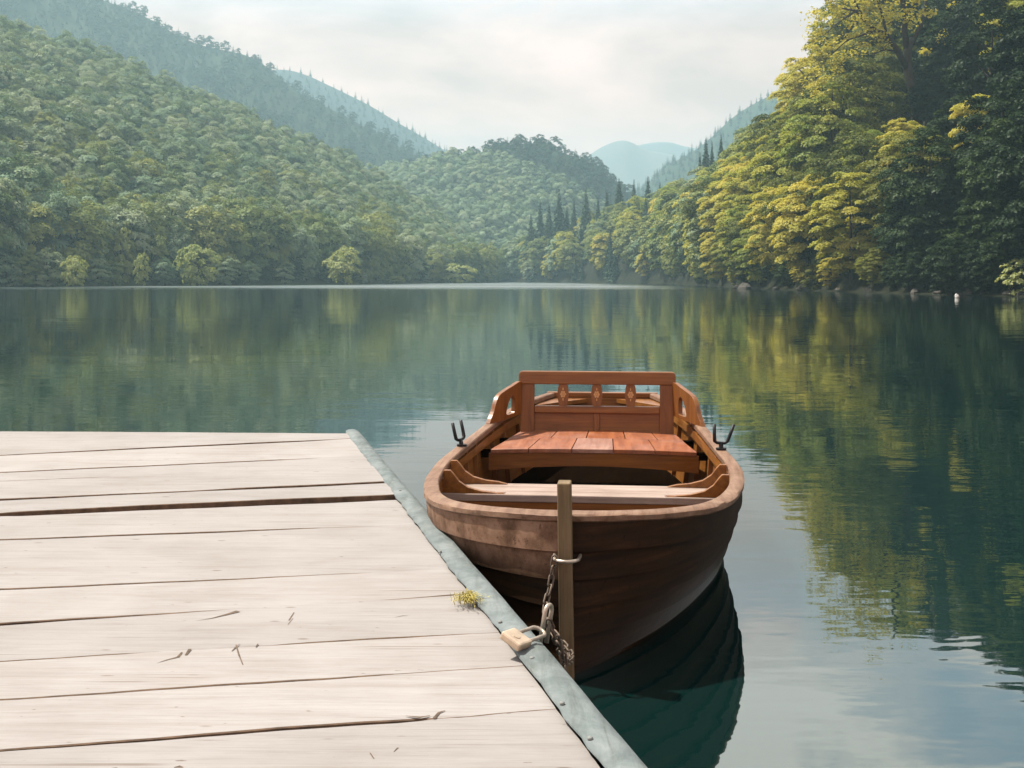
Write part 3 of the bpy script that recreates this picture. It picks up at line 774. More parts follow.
for px, top, k_ in row:
    d = float(np.interp(px, [-20, 0, 100, 200, 300, 370, 430, 490], [206, 211, 236, 258, 295, 343, 402, 476])); p = at_d(px, 284, d); p[2] = .1
    H = at_d(px, top, d)[2]
    o = tree('shore_tree', P_shore[k_], p, H / 16, 'tall shaded green tree at the waterline below the big wooded slope', 'tree', 'trees along the far waterline'); wf = random.uniform(.62, .85); o.scale = (H / 16 * wf, H / 16 * wf, H / 16)
# shrubs that stand out at the water's edge
for px, py, wpx, hpx, d, pr, lab, nm in ((343, 283.5, 38, 34, 296, 0, 'round sunlit pale-green bush at the water below dark trees', 'bush'), (455, 282.8, 36, 19, 408, 1, 'low dome-shaped pale bush standing alone at the far end of the lake', 'bush'),
                                     (197, 284.5, 40, 40, 241, 1, 'large pale grey-green bush drooping to the water', 'bush'), (142, 285.5, 17, 30, 224, 0, 'small bleached bush hanging over the waterline', 'bush'), (396, 283.3, 18, 7, 350, 0, 'tiny flat bright bush at the water', 'bush'),
                                     (75, 285.5, 26, 30, 211, 1, 'pale leafy bush at the foot of tall shoreline trees', 'bush')):
    p = at_d(px, py, d); p[2] = .1
    o = tree(nm, P_bush[pr], p, 1, lab, 'bush'); o.scale = (wpx * d / 1200 / 8.4, wpx * d / 1200 / 8.4, hpx * d / 1200 / 6)

# ---- woods that read as one mass: instances on scattered points
def forest(name, pts, protos, smin, smax, rng, label=None):
    col = bpy.data.collections.new(name + '_kinds')
    for i, (cr, tr) in enumerate(protos):
        o = bpy.data.objects.new('tree_kind', cr); col.objects.link(o)
    me = bpy.data.meshes.new(name); me.from_pydata([tuple(p) for p in pts], [], []); me.update()
    a = me.attributes.new('sc', 'FLOAT', 'POINT'); a.data.foreach_set('value', rng.uniform(smin, smax, len(pts)).astype(np.float32))
    a = me.attributes.new('rz', 'FLOAT', 'POINT'); a.data.foreach_set('value', rng.uniform(0, 2 * PI, len(pts)).astype(np.float32))
    o = bpy.data.objects.new(name, me); C.objects.link(o); tag(o, kind='stuff')
    ng = bpy.data.node_groups.new(name, 'GeometryNodeTree')
    ng.interface.new_socket('Geometry', in_out='INPUT', socket_type='NodeSocketGeometry'); ng.interface.new_socket('Geometry', in_out='OUTPUT', socket_type='NodeSocketGeometry')
    gi, go = ng.nodes.new('NodeGroupInput'), ng.nodes.new('NodeGroupOutput')
    ci = ng.nodes.new('GeometryNodeCollectionInfo'); ci.inputs['Collection'].default_value = col; ci.inputs['Separate Children'].default_value = True; ci.inputs['Reset Children'].default_value = True
    ip = ng.nodes.new('GeometryNodeInstanceOnPoints'); ip.inputs['Pick Instance'].default_value = True
    s = ng.nodes.new('GeometryNodeInputNamedAttribute'); s.data_type = 'FLOAT'; s.inputs['Name'].default_value = 'sc'
    r = ng.nodes.new('GeometryNodeInputNamedAttribute'); r.data_type = 'FLOAT'; r.inputs['Name'].default_value = 'rz'
    cx = ng.nodes.new('ShaderNodeCombineXYZ')
    k = ng.links.new
    k(gi.outputs[0], ip.inputs['Points']); k(ci.outputs[0], ip.inputs['Instance']); k(r.outputs[0], cx.inputs[2]); k(cx.outputs[0], ip.inputs['Rotation']); k(s.outputs[0], ip.inputs['Scale']); k(ip.outputs[0], go.inputs[0])
    md = o.modifiers.new('wood', 'NODES'); md.node_group = ng
    return o
def in_view(P, lo=-60, hi=1090):
    q = 512 + 1200 * P[:, 0] / P[:, 1]; return P[(q > lo) & (q < hi)]
P, V = left_hill.scatter(45000, 5.2, rng, .05, 1.0, .10, 1.1)
keep = np.array([v > .14 for v in V]); forest('hillside_wood', in_view(P[keep], -60, 560), P_far, .55, 1.12, rng)
P, V = mid_hill.scatter(22000, 5.8, rng, 0, 1, 0, 1.1)
bm_ = V + .25 * np.sin(P[:, 0] * .02) > .72
forest('hill_wood', in_view(P[~bm_], 300, 700), P_far, .55, 1.3, rng)
mixd = bm_ & (rng.random(len(P)) < .5)
forest('hill_spruce_wood', in_view(P[mixd], 300, 700), P_farcon, .30, .50, rng)
forest('hill_crest_wood', in_view(P[bm_ & ~mixd], 300, 700), P_fardark, .7, 1.1, rng)
P, V = big_hill.scatter(40000, 6.8, rng, 0, 1, .15, 1.06)
sel = rng.random(len(P)) < .72
forest('mountain_spruce_wood', in_view(P[sel], -60, 600), P_farcon, .30, .58, rng)
forest('mountain_wood', in_view(P[~sel], -60, 600), P_fardark, .7, 1.25, rng)
P, V = right_ridge.scatter(12000, 10, rng, 0, 1, .2, 1.05)
forest('ridge_spruce_wood', in_view(P, 560, 900), P_farcon, .4, .75, rng)
P, V = back_ridge.scatter(14000, 13, rng, 0, 1, .2, 1.05)
forest('back_ridge_wood', in_view(P, 150, 560), P_farcon, .45, .8, rng)

# ---- rocks along the near bank
rock_rng = np.random.default_rng(4)
def rock(p, s, m, label, group=None, name='shore_rock', flat=.6):
    b = MB(); n = 7; ring = 10; P = []
    ph = rock_rng.uniform(0, 6, 6)
    for i in range(n + 1):
        th = PI * i / n; row = []
        for k in range(ring):
            a = 2 * PI * k / ring
            rr = 1 + .18 * math.sin(2 * a + ph[0]) + .14 * math.sin(3 * a + ph[1] + th) + .12 * math.sin(3 * th + ph[2] + a)
            row.append((s * rr * math.sin(th) * math.cos(a), s * .8 * rr * math.sin(th) * math.sin(a), s * flat * rr * math.cos(th)))
        P.append(row + [row[0]])
    b.grid(P); o = b.build(name, m); o.location = p; o.rotation_euler = (0, 0, rock_rng.uniform(0, 6)); tag(o, label, 'rock', group); return o
for px, py, w_, d in ((700, 286.5, 7, 262), (744, 289, 16, 165), (736, 289.5, 8, 170), (776, 290.5, 7, 150), (800, 291, 10, 142), (838, 292, 9, 128), (870, 293, 12, 118), (915, 295, 12, 108), (938, 295.5, 10, 104), (965, 296, 16, 99), (985, 296, 12, 97), (1010, 297, 14, 93), (1022, 297.5, 10, 91)):
    p = at_d(px, py, d); p[2] = .12
    rock(p, w_ * d / 1200 / 2, M['rock'], 'grey-brown rock lying along the foot of the near wooded bank', 'rocks along the near bank')
p = at_z(957, 298, .0); p[2] = .1
rock(p, .15, M['pale_rock'], 'small white stone poking out of the water near the dark bank', flat=1.1)
p = at_d(1022, 290, 92); p[2] += -.4
tree('bank_shrub', P_bush[0], p, .42, 'small sunlit yellow shrub at the foot of the dark trees', 'shrub')

# ------------------------------------------------------------------ JETTY
ZD = .35
def dock_pt(px, py): return at_z(px, py, ZD)[:2]
inner_px = [(346.5, 433), (356, 446.5), (380, 478), (397, 496), (425, 533), (453, 571), (480, 603.5), (503, 632), (521, 655), (555, 701.5), (601, 768)]
outer_px = [(357, 430.5), (363, 432.5), (380, 454), (400, 478), (442, 525), (484, 572.6), (517, 608.7), (534, 628), (575, 675.7), (612, 722), (651, 768)]
inner = [dock_pt(*p) for p in inner_px]; outer = [dock_pt(*p) for p in outer_px]
def extend(P, n=6, step=.35):
    d = np.array(P[-1]) - np.array(P[-4]); d = d / np.linalg.norm(d)
    return [np.array(p) for p in P] + [np.array(P[-1]) + d * step * (i + 1) for i in range(n)]
def straighten(P, k):
    P = np.array(P); f = np.polyfit(P[:, 1], P[:, 0], 1); P[:, 0] = P[:, 0] * (1 - k) + np.polyval(f, P[:, 1]) * k; return [p for p in P]
inner, outer = straighten(inner, .75), straighten(outer, .6)
inner, outer = extend(inner, 9), extend(outer, 9)
iy = np.array([p[1] for p in inner])[::-1]; ix = np.array([p[0] for p in inner])[::-1]
def edge_x(y): return np.interp(y, iy, ix)
jetty = empty('jetty', (0, 0, 0)); tag(jetty, 'weathered pale plank jetty with grey-green felt edging', 'jetty')
# seams: two image points -> straight line on the deck, and a gap width along it (metres at x fractions)
seams = [((0, 432.5), (345, 434.5), [(0, 0), (1, 0)]),
         ((0, 456.6), (350, 439.6), [(0, .006), (.3, .008), (1, .010)]),
         ((0, 473.8), (348, 457.2), [(0, .004), (.5, .005), (.9, .007), (1, .002)]),
         ((0, 482.2), (348, 468.6), [(0, .005), (.25, .007), (.40, .001), (.41, 0), (1, 0)]),
         ((0, 501.2), (387, 483.8), [(0, .014), (.5, .008), (.6, .015), (1, .020)]),
         ((0, 514.5), (397, 496.9), [(0, .003), (.05, .013), (.5, .018), (1, .024)]),
         ((0, 538.3), (397, 522.8), [(0, .006), (.5, .006), (.78, .002), (.8, 0), (1, 0)]),
         ((0, 586.5), (447, 566.4), [(0, .004), (.6, .003), (.62, .002), (.8, .004), (1, .005)]),
         ((0, 620.8), (472, 590.8), [(0, .010), (.22, .006), (.45, .001), (.46, 0), (.74, 0), (.78, .003), (.9, .010), (1, .012)]),
         ((0, 656.4), (497, 629), [(0, .003), (.25, .003), (.27, 0), (.52, 0), (.56, .003), (.8, .006), (1, .003)]),
         ((0, 695.6), (520, 660.5), [(0, .004), (.5, .004), (.72, .002), (.76, 0), (1, 0)]),
         ((0, 745.4), (556, 703.3), [(0, .004), (.4, .007), (.74, .008), (.75, .001), (.82, .001), (.83, .007), (1, .006)]),
         ((0, 815), (632, 770), [(0, .006), (1, .006)])]
lines = []
for a, b, wd in seams:
    A, B = dock_pt(*a), dock_pt(*b); lines.append((A, B, wd))
A, B = lines[-1][0], lines[-1][1]
for i in range(7):
    sh = np.array([.10, -.27]) * (i + 1); lines.append((A + sh, B + sh, [(0, .006), (1, .006)]))
XL = -4.2
def line_y(L, x):
    A, B, _ = L; return A[1] + (B[1] - A[1]) * (x - A[0]) / (B[0] - A[0])
prng = np.random.default_rng(12)
deck = MB(); tones = []
for j in range(len(lines) - 1):
    Lf, Ln = lines[j], lines[j + 1]           # far and near seam of this board
    xr = edge_x((line_y(Lf, Lf[1][0]) + line_y(Ln, Ln[1][0])) / 2) + .004
    xs = np.linspace(XL, xr, 90)
    def gap(L, x): 
        fr = np.clip((x - L[0][0]) / (L[1][0] - L[0][0]), 0, 1); return np.interp(fr, [q[0] for q in L[2]], [q[1] for q in L[2]]) * float(np.interp(L[0][1], [2.4, 4, 5, 8], [2.2, 3.4, 3.6, 7.5]))
    wob = lambda L, x: .004 * np.sin(x * 3.1 + L[0][1] * 9) + .0025 * np.sin(x * 11 + L[0][1] * 31) + .001 * np.sin(x * 37 + L[0][1] * 3)
    def lim(xq, L, sgn): return line_y(L, xq) + wob(L, xq) + sgn * (gap(L, xq) / 2 + .0004)
    # each board's end is cut to the edging
    yF, yN = lim(xs, Lf, -1), lim(xs, Ln, 1)
    dz = .007 - .0011 * j - (.008 if j >= 5 else 0) + (.004 if j == 4 else 0) + (.004 if j == 3 else 0)
    ed = edge_x(yF); edn = edge_x(yN)
    rows = []
    wB = np.maximum(yF - yN, .02)
    for k in range(11):
        t = (0, .0, .0, .2, .4, .6, .8, 1, 1, 1, 1)[k]
        ins_ = (0, .003, .009, 0, 0, 0, 0, 0, -.009, -.003, 0)[k]
        yy = yN + (yF - yN) * t + np.clip(ins_, -.4 * wB, .4 * wB)
        xe = xs + (np.where(True, (edge_x(yy) - xr), 0)) * smoothstep(xr - .5, xr, xs)
        crown_ = .0022 * (1 - (2 * t - 1) ** 2)
        rnd = {0: -.0035, 1: -.001, 2: -.0002, 8: -.0002, 9: -.001, 10: -.0035}.get(k, 0)
        rows.append([(a, b, ZD + dz + crown_ + rnd + .0012 * math.sin(a * 2.2 + j)) for a, b in zip(xe, yy)])
    nv0 = len(deck.v)
    deck.grid(rows[:2], 1); deck.grid(rows[1:], 0)
    for r_, flip in ((rows[0], 0), (rows[-1], 1)):
        deck.grid([r_, [(a, b, c - .06) for a, b, c in r_]], 1)
    deck.grid([[r_[-1] for r_ in rows], [(r_[-1][0], r_[-1][1], r_[-1][2] - .045) for r_ in rows]], 1)
    tones += [float(prng.uniform(.35, 1)) if j not in (4,) else .25] * (len(deck.v) - nv0)
dk = deck.build('deck_planks', [M['deck'], M['plank_side']], jetty, recalc=False)
a = dk.data.attributes.new('tone', 'FLOAT', 'POINT'); a.data.foreach_set('value', tones)
dk.data.polygons.foreach_set('use_smooth', [False] * len(dk.data.polygons))

# edging: felt wrapped over the outer beam
def resample(P, n):
    P = np.array(P); d = np.r_[0, np.cumsum(np.linalg.norm(np.diff(P, axis=0), axis=1))]; u = np.linspace(0, d[-1], n)
    return np.stack([np.interp(u, d, P[:, 0]), np.interp(u, d, P[:, 1])], 1)
yy = np.linspace(outer[0][1] - .02, outer[-1][1], 150)
oy = np.array([p[1] for p in outer])[::-1]; ox = np.array([p[0] for p in outer])[::-1]
tr_rng = np.random.default_rng(3); P = []
for i, y in enumerate(yy):
    xi, xo = edge_x(y), np.interp(y, oy, ox)
    wv = .0018 * math.sin(y * 9) + .0012 * math.sin(y * 23 + 1)
    wi = .002 * math.sin(y * 14) + .002 * math.sin(y * 41) + .0015 * math.sin(y * 77)
    wdt = xo - xi
    row = [(xi - .006 + wi, y, ZD + .0015), (xi - .004 + wi, y, ZD + .009), (xi + wdt * .3, y, ZD + .014 + wv * .6), (xi + wdt * .6, y, ZD + .013 + wv * .8), (xi + wdt * .85, y, ZD + .004 + wv * .5), (xo + wv, y, ZD - .016), (xo + .006 + wv, y, ZD - .05), (xo + .004, y, ZD - .12), (xo + .002 + wv, y, ZD - .19)]
    P.append(row)
tm = MB(); tm.grid(P)
y0 = P[0]; tm.add(y0 + [(p[0] - .0, p[1] + .0, ZD - .19) for p in y0[:1]], [tuple(range(len(y0) + 1))])
trim = tm.build('edge_felt', M['trim'], jetty, smooth=True)
nm = MB()
ringn = 10
P = [[(0.0062 * r_ * math.cos(2 * PI * k / ringn), 0.0062 * r_ * math.sin(2 * PI * k / ringn), z) for k in range(ringn + 1)] for r_, z in ((1, -.004), (1, -.001), (.75, .0008), (.05, .0014))]
nm.grid(P); nl = nm.build('nail', M['nail'], trim, smooth=True)
def trim_z(px_, py_):
    return at_z(px_, py_, ZD + .015)
first = True
for (px, py) in [(532, 657), (562, 702), (590, 737), (500, 621), (468, 590), (440, 551), (400, 490)]:
    p = at_z(px, py, ZD + .0155)
    o = nl if first else nl.copy(); 
    if not first: C.objects.link(o); o.parent = trim
    first = False
    o.location = p
# structure under the deck
ub = MB()
for off in (-.10, -1.6, -3.0):
    pa = np.array([edge_x(7.0) + off, 7.0]); pb = np.array([edge_x(-1.2) + off, -1.2]); mid = (pa + pb) / 2; dv = pb - pa; ln = np.linalg.norm(dv); an = math.atan2(dv[1], dv[0])
    ub.box((mid[0], mid[1], ZD - .125), (ln, .09, .14), Matrix.Rotation(an, 3, 'Z'))
ub.build('bearer', M['under'], jetty)
first_pile = None
for y in (6.7, 4.9, 2.9, .8):
    for off in (-.2, -1.7):
        if first_pile is None:
            pm = MB(); pm.tube([(0, 0, -2), (0, 0, -.6), (0, 0, .14)], [.075, .07, .07], 12); first_pile = pm.build('pile', M['under'], jetty, smooth=True); o = first_pile
        else:
            o = first_pile.copy(); C.objects.link(o); o.parent = jetty
        o.location = (edge_x(y) + off, y, 0)
# knots and splits of the boards, as flat dark slivers laid just above the deck
def sliver(pts, wds, name='split'):
    P2 = [np.array(dock_pt(*p)) for p in pts]; b = MB(); rows = []
    for i, p in enumerate(P2):
        a_, c_ = P2[max(0, i - 1)], P2[min(len(P2) - 1, i + 1)]; t_ = (c_ - a_) / (np.linalg.norm(c_ - a_) + 1e-9); n_ = np.array([-t_[1], t_[0]]); w2 = wds[i] / 3.2
        zz = deck_z(p[0], p[1]) + .0026; rows.append([(p[0] + n_[0] * w2, p[1] + n_[1] * w2, zz), (p[0] - n_[0] * w2, p[1] - n_[1] * w2, zz)])
    b.grid(rows); return b
def deck_z(x, y):
    for j in range(len(lines) - 1):
        if line_y(lines[j + 1], x) <= y <= line_y(lines[j], x): return ZD + .007 - .0011 * j - (.008 if j >= 5 else 0) + (.004 if j in (3, 4) else 0) + .0012 * math.sin(x * 2.2 + j)
    return ZD
for pts, wd in (([(196, 618), (212, 615.5), (226, 612), (238, 608.5)], [.001, .008, .018, .030]), ([(157, 660), (168, 656.5), (178, 654), (182, 649)], [.001, .008, .014, .006]), ([(186, 652), (190, 646)], [.010, .014]),
                ([(236, 642), (239, 652), (243, 662)], [.005, .007, .004]), ([(232, 648), (236, 644), (240, 641)], [.004, .006, .002]), ([(289, 618), (294, 610)], [.008, .005]), ([(288, 622), (293, 616)], [.004, .004]),
                ([(174, 762), (179, 761), (183, 762)], [.004, .016, .006]), ([(406, 711.5), (420, 713), (430, 711)], [.003, .014, .004]), ([(434, 713), (439, 708), (445, 706)], [.012, .010, .004]), ([(256, 644), (258, 641)], [.006, .006]),
                ([(395, 615), (403, 613.5), (408, 613.5)], [.002, .006, .002]), ([(370, 747), (374, 753)], [.004, .004]), ([(394, 746), (398, 742)], [.003, .007])):
    sliver(pts, wd).build('split', M['split'], jetty, recalc=False)

# tuft of dry grass
tg = MB(); gr = np.random.default_rng(9)
base = at_z(468, 601, ZD + .006)
for i in range(260):
    a_ = gr.uniform(0, 2 * PI); r_ = abs(gr.normal(0, .016)); x0, y0_ = r_ * math.cos(a_) * 1.2, r_ * math.sin(a_) * 1.5; h = gr.uniform(.008, .026); ln = gr.uniform(.01, .03); da = a_ + gr.normal(0, .7); w_ = .0013
    dx_, dy_ = math.cos(da), math.sin(da); nx, ny = -dy_ * w_, dx_ * w_
    tg.add([(x0 - nx, y0_ - ny, 0), (x0 + nx, y0_ + ny, 0), (x0 + dx_ * ln * .5 + nx * .8, y0_ + dy_ * ln * .5 + ny * .8, h), (x0 + dx_ * ln * .5 - nx * .8, y0_ + dy_ * ln * .5 - ny * .8, h), (x0 + dx_ * ln * 1.3, y0_ + dy_ * ln * 1.3, h * .8)], [(0, 1, 2, 3), (3, 2, 4)])
tuft = tg.build('grass_tuft', M['grass_blade'], None, recalc=False); tuft.location = base
tag(tuft, 'small dry yellow grass tuft growing at the jetty edging', 'grass tuft')

# ------------------------------------------------------------------ BOAT
BO = Vector((.174, 3.93, 0)); BRZ = -math.atan(.103)
boat = empty('rowing_boat', BO, BRZ)
tag(boat, 'varnished wooden rowing boat with carved backrest seat moored at the jetty', 'rowing boat')
G = catmull([(0, 0), (.018, .09), (.085, .2), (.22, .345), (.44, .485), (.72, .58), (1.0, .637), (1.35, .688), (1.75, .708), (2.2, .672), (2.7, .627), (3.2, .575), (3.7, .50), (4.1, .42), (4.35, .36)], 7)
W = catmull([(-.01, 0), (.03, .028), (.13, .095), (.3, .195), (.5, .29), (.75, .385), (1.02, .47), (1.35, .555), (1.75, .615), (2.2, .625), (2.7, .585), (3.2, .52), (3.7, .43), (4.1, .34), (4.3, .28)], 7)
def zg(s):
    s = np.asarray(s, float)
    return .42 + .112 * np.clip((1.7 - s) / 1.7, 0, None) ** 2 + .10 * np.sin(PI / 2 * np.clip((s - 1.5) / 2.85, 0, 1)) ** 1.3
GZ = zg(G[:, 0])
def section(v):
    """plan curve (s, half breadth, z) of the hull at height fraction v"""
    if v >= 0:
        f = 1 - (1 - min(v, 1)) ** 1.4
        P = W + (G - W) * f
        return np.c_[P, GZ * v]
    P = W.copy(); P[:, 1] *= 1 + 1.1 * v; P[:, 0] -= 0
    return np.c_[P, np.full(len(P), v * .5)]
def plan_normal(P):
    t = np.gradient(P[:, :2], axis=0); t[0] = (0.0, 1.0)
    n = np.c_[-t[:, 1], t[:, 0]]; n /= np.linalg.norm(n, axis=1)[:, None]
    return n    # (ds, dx) outwards for the +x side
def off(P, o):
    n = plan_normal(P); Q = P.copy(); Q[:, 0] += n[:, 0] * o; Q[:, 1] += n[:, 1] * o; Q[0, 1] = 0; Q[:, 1] = np.maximum(Q[:, 1], 0); return Q
def side(P, sx): return [(sx * p[1], p[0], p[2]) for p in P]
def half(s, z):
    v = z / float(zg(s)); P = section(v); return float(np.interp(s, P[:, 0], P[:, 1]))

hull = MB()
vb = [.970, .775, .60, .43, .25, .06, -.25]
for sx in (-1, 1):
    for k in range(len(vb) - 1):
        a_, b_ = vb[k], vb[k + 1]; rows = []
        for t in (0, .33, .66, 1.0):
            v = a_ + (b_ - a_) * t; rows.append(side(off(section(v), 0 + .017 * t), sx))
        low = off(section(b_), -.004); low[:, 2] = rows and np.array([p[2] for p in rows[-1]])
        rows.append(side(low, sx)); hull.grid(rows, 0, flip=(sx > 0))
    inn = [side(off(section(v), -.016), sx) for v in (.965, .85, .7, .55, .4, .25, .12, .02)]
    hull.grid(inn, 1, flip=(sx < 0))
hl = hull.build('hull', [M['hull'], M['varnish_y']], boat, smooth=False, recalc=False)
import bmesh
def autosmooth(o, ang=35):
    me = o.data; bm = bmesh.new(); bm.from_mesh(me); bmesh.ops.remove_doubles(bm, verts=bm.verts, dist=.0004)
    for f in bm.faces: f.smooth = True
    for e in bm.edges:
        if len(e.link_faces) == 2 and e.calc_face_angle(0) > R(ang): e.smooth = False
    bm.to_mesh(me); bm.free()
autosmooth(hl)

# gunwale cap
cap = MB(); Gp = np.c_[G, GZ]
ins = np.interp(G[:, 0], [0, .25, .7, 1.1, 1.6, 2.2, 4.4], [.072, .070, .060, .054, .052, .046, .042])
n_ = plan_normal(Gp)
def capline(o, dz):
    Q = Gp.copy(); oo = o if hasattr(o, '__len__') else np.full(len(Q), o)
    Q[:, 0] += n_[:, 0] * oo; Q[:, 1] += n_[:, 1] * oo; Q[0, 1] = 0; Q[:, 1] = np.maximum(Q[:, 1], 0); Q[:, 2] += dz; return Q
full = lambda Q: side(Q, -1)[::-1] + side(Q, 1)[1:]
rings = [full(capline(o, dz)) for o, dz in ((.006, -.024), (.009, -.021), (.010, -.005), (.004, .0), (-ins * .5, .002), (-ins + .005, 0), (-ins, -.006), (-ins, -.028), (.0, -.028), (.006, -.024))]
wr = np.random.default_rng(21)
for ri_ in (1, 2, 4):
    jn = wr.normal(0, 1, (len(rings[ri_]), 3)); jn = (jn + np.roll(jn, 1, 0) + np.roll(jn, 2, 0)) / 3
    rings[ri_] = [(p[0] + .0016 * a_[0], p[1] + .0016 * a_[1], p[2] + .0014 * a_[2]) for p, a_ in zip(rings[ri_], jn)]
cap.grid(rings)
gw = cap.build('gunwale', M['cap'], boat); autosmooth(gw, 38)
# chip on the cap
# inner floor
P = off(section(.20), -.03); fl = MB(); P = P[P[:, 1] > .02]
fl.grid([side(P, -1), side(P, 1)]); 
for sx in (-1, 1): pass
fl.build('floor_boards', M['dark'], boat)
# stem post
sp_ = MB(); sp_.prism([(-.022, -.075), (.022, -.075), (.022, -.004), (-.022, -.004)], lambda a, b: (a + .012, b + .03, -.3), lambda a, b: (a, b, .645))
sp_.build('stem_post', M['post'], boat, bevel=.005)
# transom
tr = MB(); tp = [(.36 - .012, .985), (.33, .6), (.28, .1), (.2, -.3)]
zt = float(zg(4.3)); poly = [(x, z * zt) for x, z in tp]; poly = poly + [(-x, z) for x, z in reversed(poly)]
tr.prism(poly, lambda a, b: (a, 4.29 + .06 * b, b), lambda a, b: (a, 4.325 + .06 * b, b)); tr.build('transom', M['varnish'], boat)
tc_ = MB(); tc_.box((0, 4.345, zt - .012), (.76, .06, .034)); tc_.build('transom_cap', M['varnish'], boat, bevel=.006)
for sx in (-1, 1):
    bh = MB(); bh.prism([(sx * .34, 4.30), (sx * .10, 4.30), (sx * .13, 4.26), (sx * .40, 3.86), (sx * .44, 3.92)], lambda a, b: (a, b, .458), lambda a, b: (a, b, .484)); bh.build('breasthook', M['varnish_y'], boat)
# ribs
ribs = [.55, .95, 1.25, 1.95, 2.2, 2.42, 2.85, 3.15, 3.5, 3.85]
for s in ribs:
    for sx in (-1, 1):
        rb = MB(); A = []
        for v in (.93, .8, .65, .5, .35, .2):
            z = v * float(zg(s)); x = half(s, z) - .016; A.append((x, z))
        rows = []
        for x, z in A:
            rows.append([(sx * (x + .004), s - .016, z), (sx * (x - .022), s - .016, z), (sx * (x - .022), s + .016, z), (sx * (x + .004), s + .016, z), (sx * (x + .004), s - .016, z)])
        rb.grid(rows); rb.build('rib', M['rib'], boat)
# stringer under the gunwale inside
for sx in (-1, 1):
    st = MB(); P0, P1 = off(section(.90), -.016), off(section(.81), -.016); P2, P3 = off(section(.81), -.042), off(section(.90), -.042)
    sel = (P0[:, 0] > 1.3) & (P0[:, 0] < 4.2)
    st.grid([side(q[sel], sx) for q in (P0, P1, P2, P3, P0)]); st.build('stringer', M['varnish_y'], boat)
# thwart and its knees
TZ = .322
th = MB(); pf = [(s, half(s, TZ - .02) - .018) for s in (1.50, 1.80)]
th.add([(-pf[0][1], 1.50, TZ), (pf[0][1], 1.50, TZ), (pf[1][1], 1.80, TZ), (-pf[1][1], 1.80, TZ), (-pf[0][1], 1.50, TZ - .034), (pf[0][1], 1.50, TZ - .034), (pf[1][1], 1.80, TZ - .034), (-pf[1][1], 1.80, TZ - .034)],
       [(0, 1, 2, 3), (7, 6, 5, 4), (4, 5, 1, 0), (5, 6, 2, 1), (6, 7, 3, 2), (7, 4, 0, 3)])
th.build('thwart', M['grey_wood'], boat, bevel=.004)
tf = MB(); tf.box((0, 1.515, TZ - .062), (2 * (half(1.5, .25) - .02), .022, .055)); tf.build('thwart_riser', M['varnish'], boat)
for s in (1.525, 1.775):
    for sx in (-1, 1):
        gi = float(np.interp(s, G[:, 0], G[:, 1])); z1 = float(zg(s)); xin = gi - float(np.interp(s, G[:, 0], ins)) - .004
        prof = [(half(s, TZ) - .02, TZ + .001), (xin + .02, z1 - .040), (xin, z1 - .038), (xin, z1 + .004), (xin - .030, z1 + .004), (xin - .045, z1 - .012), (xin - .07, z1 - .045), (xin - .11, z1 - .072), (xin - .17, z1 - .088), (xin - .23, z1 - .094), (xin - .262, z1 - .102), (xin - .275, TZ + .001)]
        k = MB(); k.prism(prof, lambda a, b: (sx * a, s - .014, b), lambda a, b: (sx * a, s + .014, b)); k.build('knee', M['varnish_y'], boat, bevel=.003)
# bench seat
SZ = .392
def seat_half(s): return float(np.interp(s, [2.55, 3.22], [.556, .455]))
sb = MB(); ft = []
cols = [-1, -.62, -.2, .2, .6, 1]
for ri, (s0, s1) in enumerate(((2.545, 2.90), (2.906, 3.23))):
    cc = cols if ri == 0 else [-1, -.5, -.1, .34, .7, 1]
    for c0, c1 in zip(cc[:-1], cc[1:]):
        n = 5; topr = []
        g_ = .003
        vs0 = len(sb.v)
        rows_t = []
        for i in range(n + 1):
            q = c0 + (c1 - c0) * i / n
            q0 = q * seat_half(s0); q1 = q * seat_half(s1)
            q0 += g_ if i == 0 else (-g_ if i == n else 0); q1 += g_ if i == 0 else (-g_ if i == n else 0)
            sag = -.014 * abs(q) ** 2.5 + (.008 if ri else 0)
            fr = s0 - .03 * (1 - q * q) if ri == 0 else s0
            rows_t.append([(q0, fr, SZ + sag - .022), (q0, fr, SZ + sag - .003), (q0, fr + .004, SZ + sag), (q1, s1, SZ + sag + .006), (q1, s1, SZ + sag - .02)])
        sb.grid(rows_t)
        for r_ in (rows_t[0], rows_t[-1]): sb.add(r_, [(0, 1, 2, 3, 4)])
        gtone = .55 if (ri == 0 and abs(c0 + .2) < .05) else random.uniform(0, .18)
        ft += [gtone] * (len(sb.v) - vs0)
se = sb.build('seat', M['seat'], boat)
a = se.data.attributes.new('tone', 'FLOAT', 'POINT'); a.data.foreach_set('value', ft)
ap = MB(); n = 24; top = []; bot = []
for i in range(n + 1):
    q = -1 + 2 * i / n; x = q * .565; fr = 2.555 - .03 * (1 - q * q)
    top.append((x, fr, SZ - .024 - .014 * abs(q) ** 2.5)); bot.append((x, fr, SZ - .105 - .036 * abs(q) ** 2 + .010))
ap.grid([top, bot]); ap.grid([[(x, y + .025, z) for x, y, z in top], [(x, y + .025, z) for x, y, z in bot]]); ap.grid([bot, [(x, y + .025, z) for x, y, z in bot]])
ap.grid([top, [(x, y + .025, z) for x, y, z in top]])
for e_ in (0, n): ap.add([top[e_], bot[e_], (bot[e_][0], bot[e_][1] + .025, bot[e_][2]), (top[e_][0], top[e_][1] + .025, top[e_][2])], [(0, 1, 2, 3)])
ap.build('seat_apron', M['varnish'], boat)
for s in (2.62, 3.1):
    for sx in (-1, 1):
        b = MB(); x1 = half(s, .34) - .012; b.box((sx * (x1 + .42) / 2, s, .345), (x1 - .42, .05, .04)); b.build('seat_bearer', M['dark'], boat)
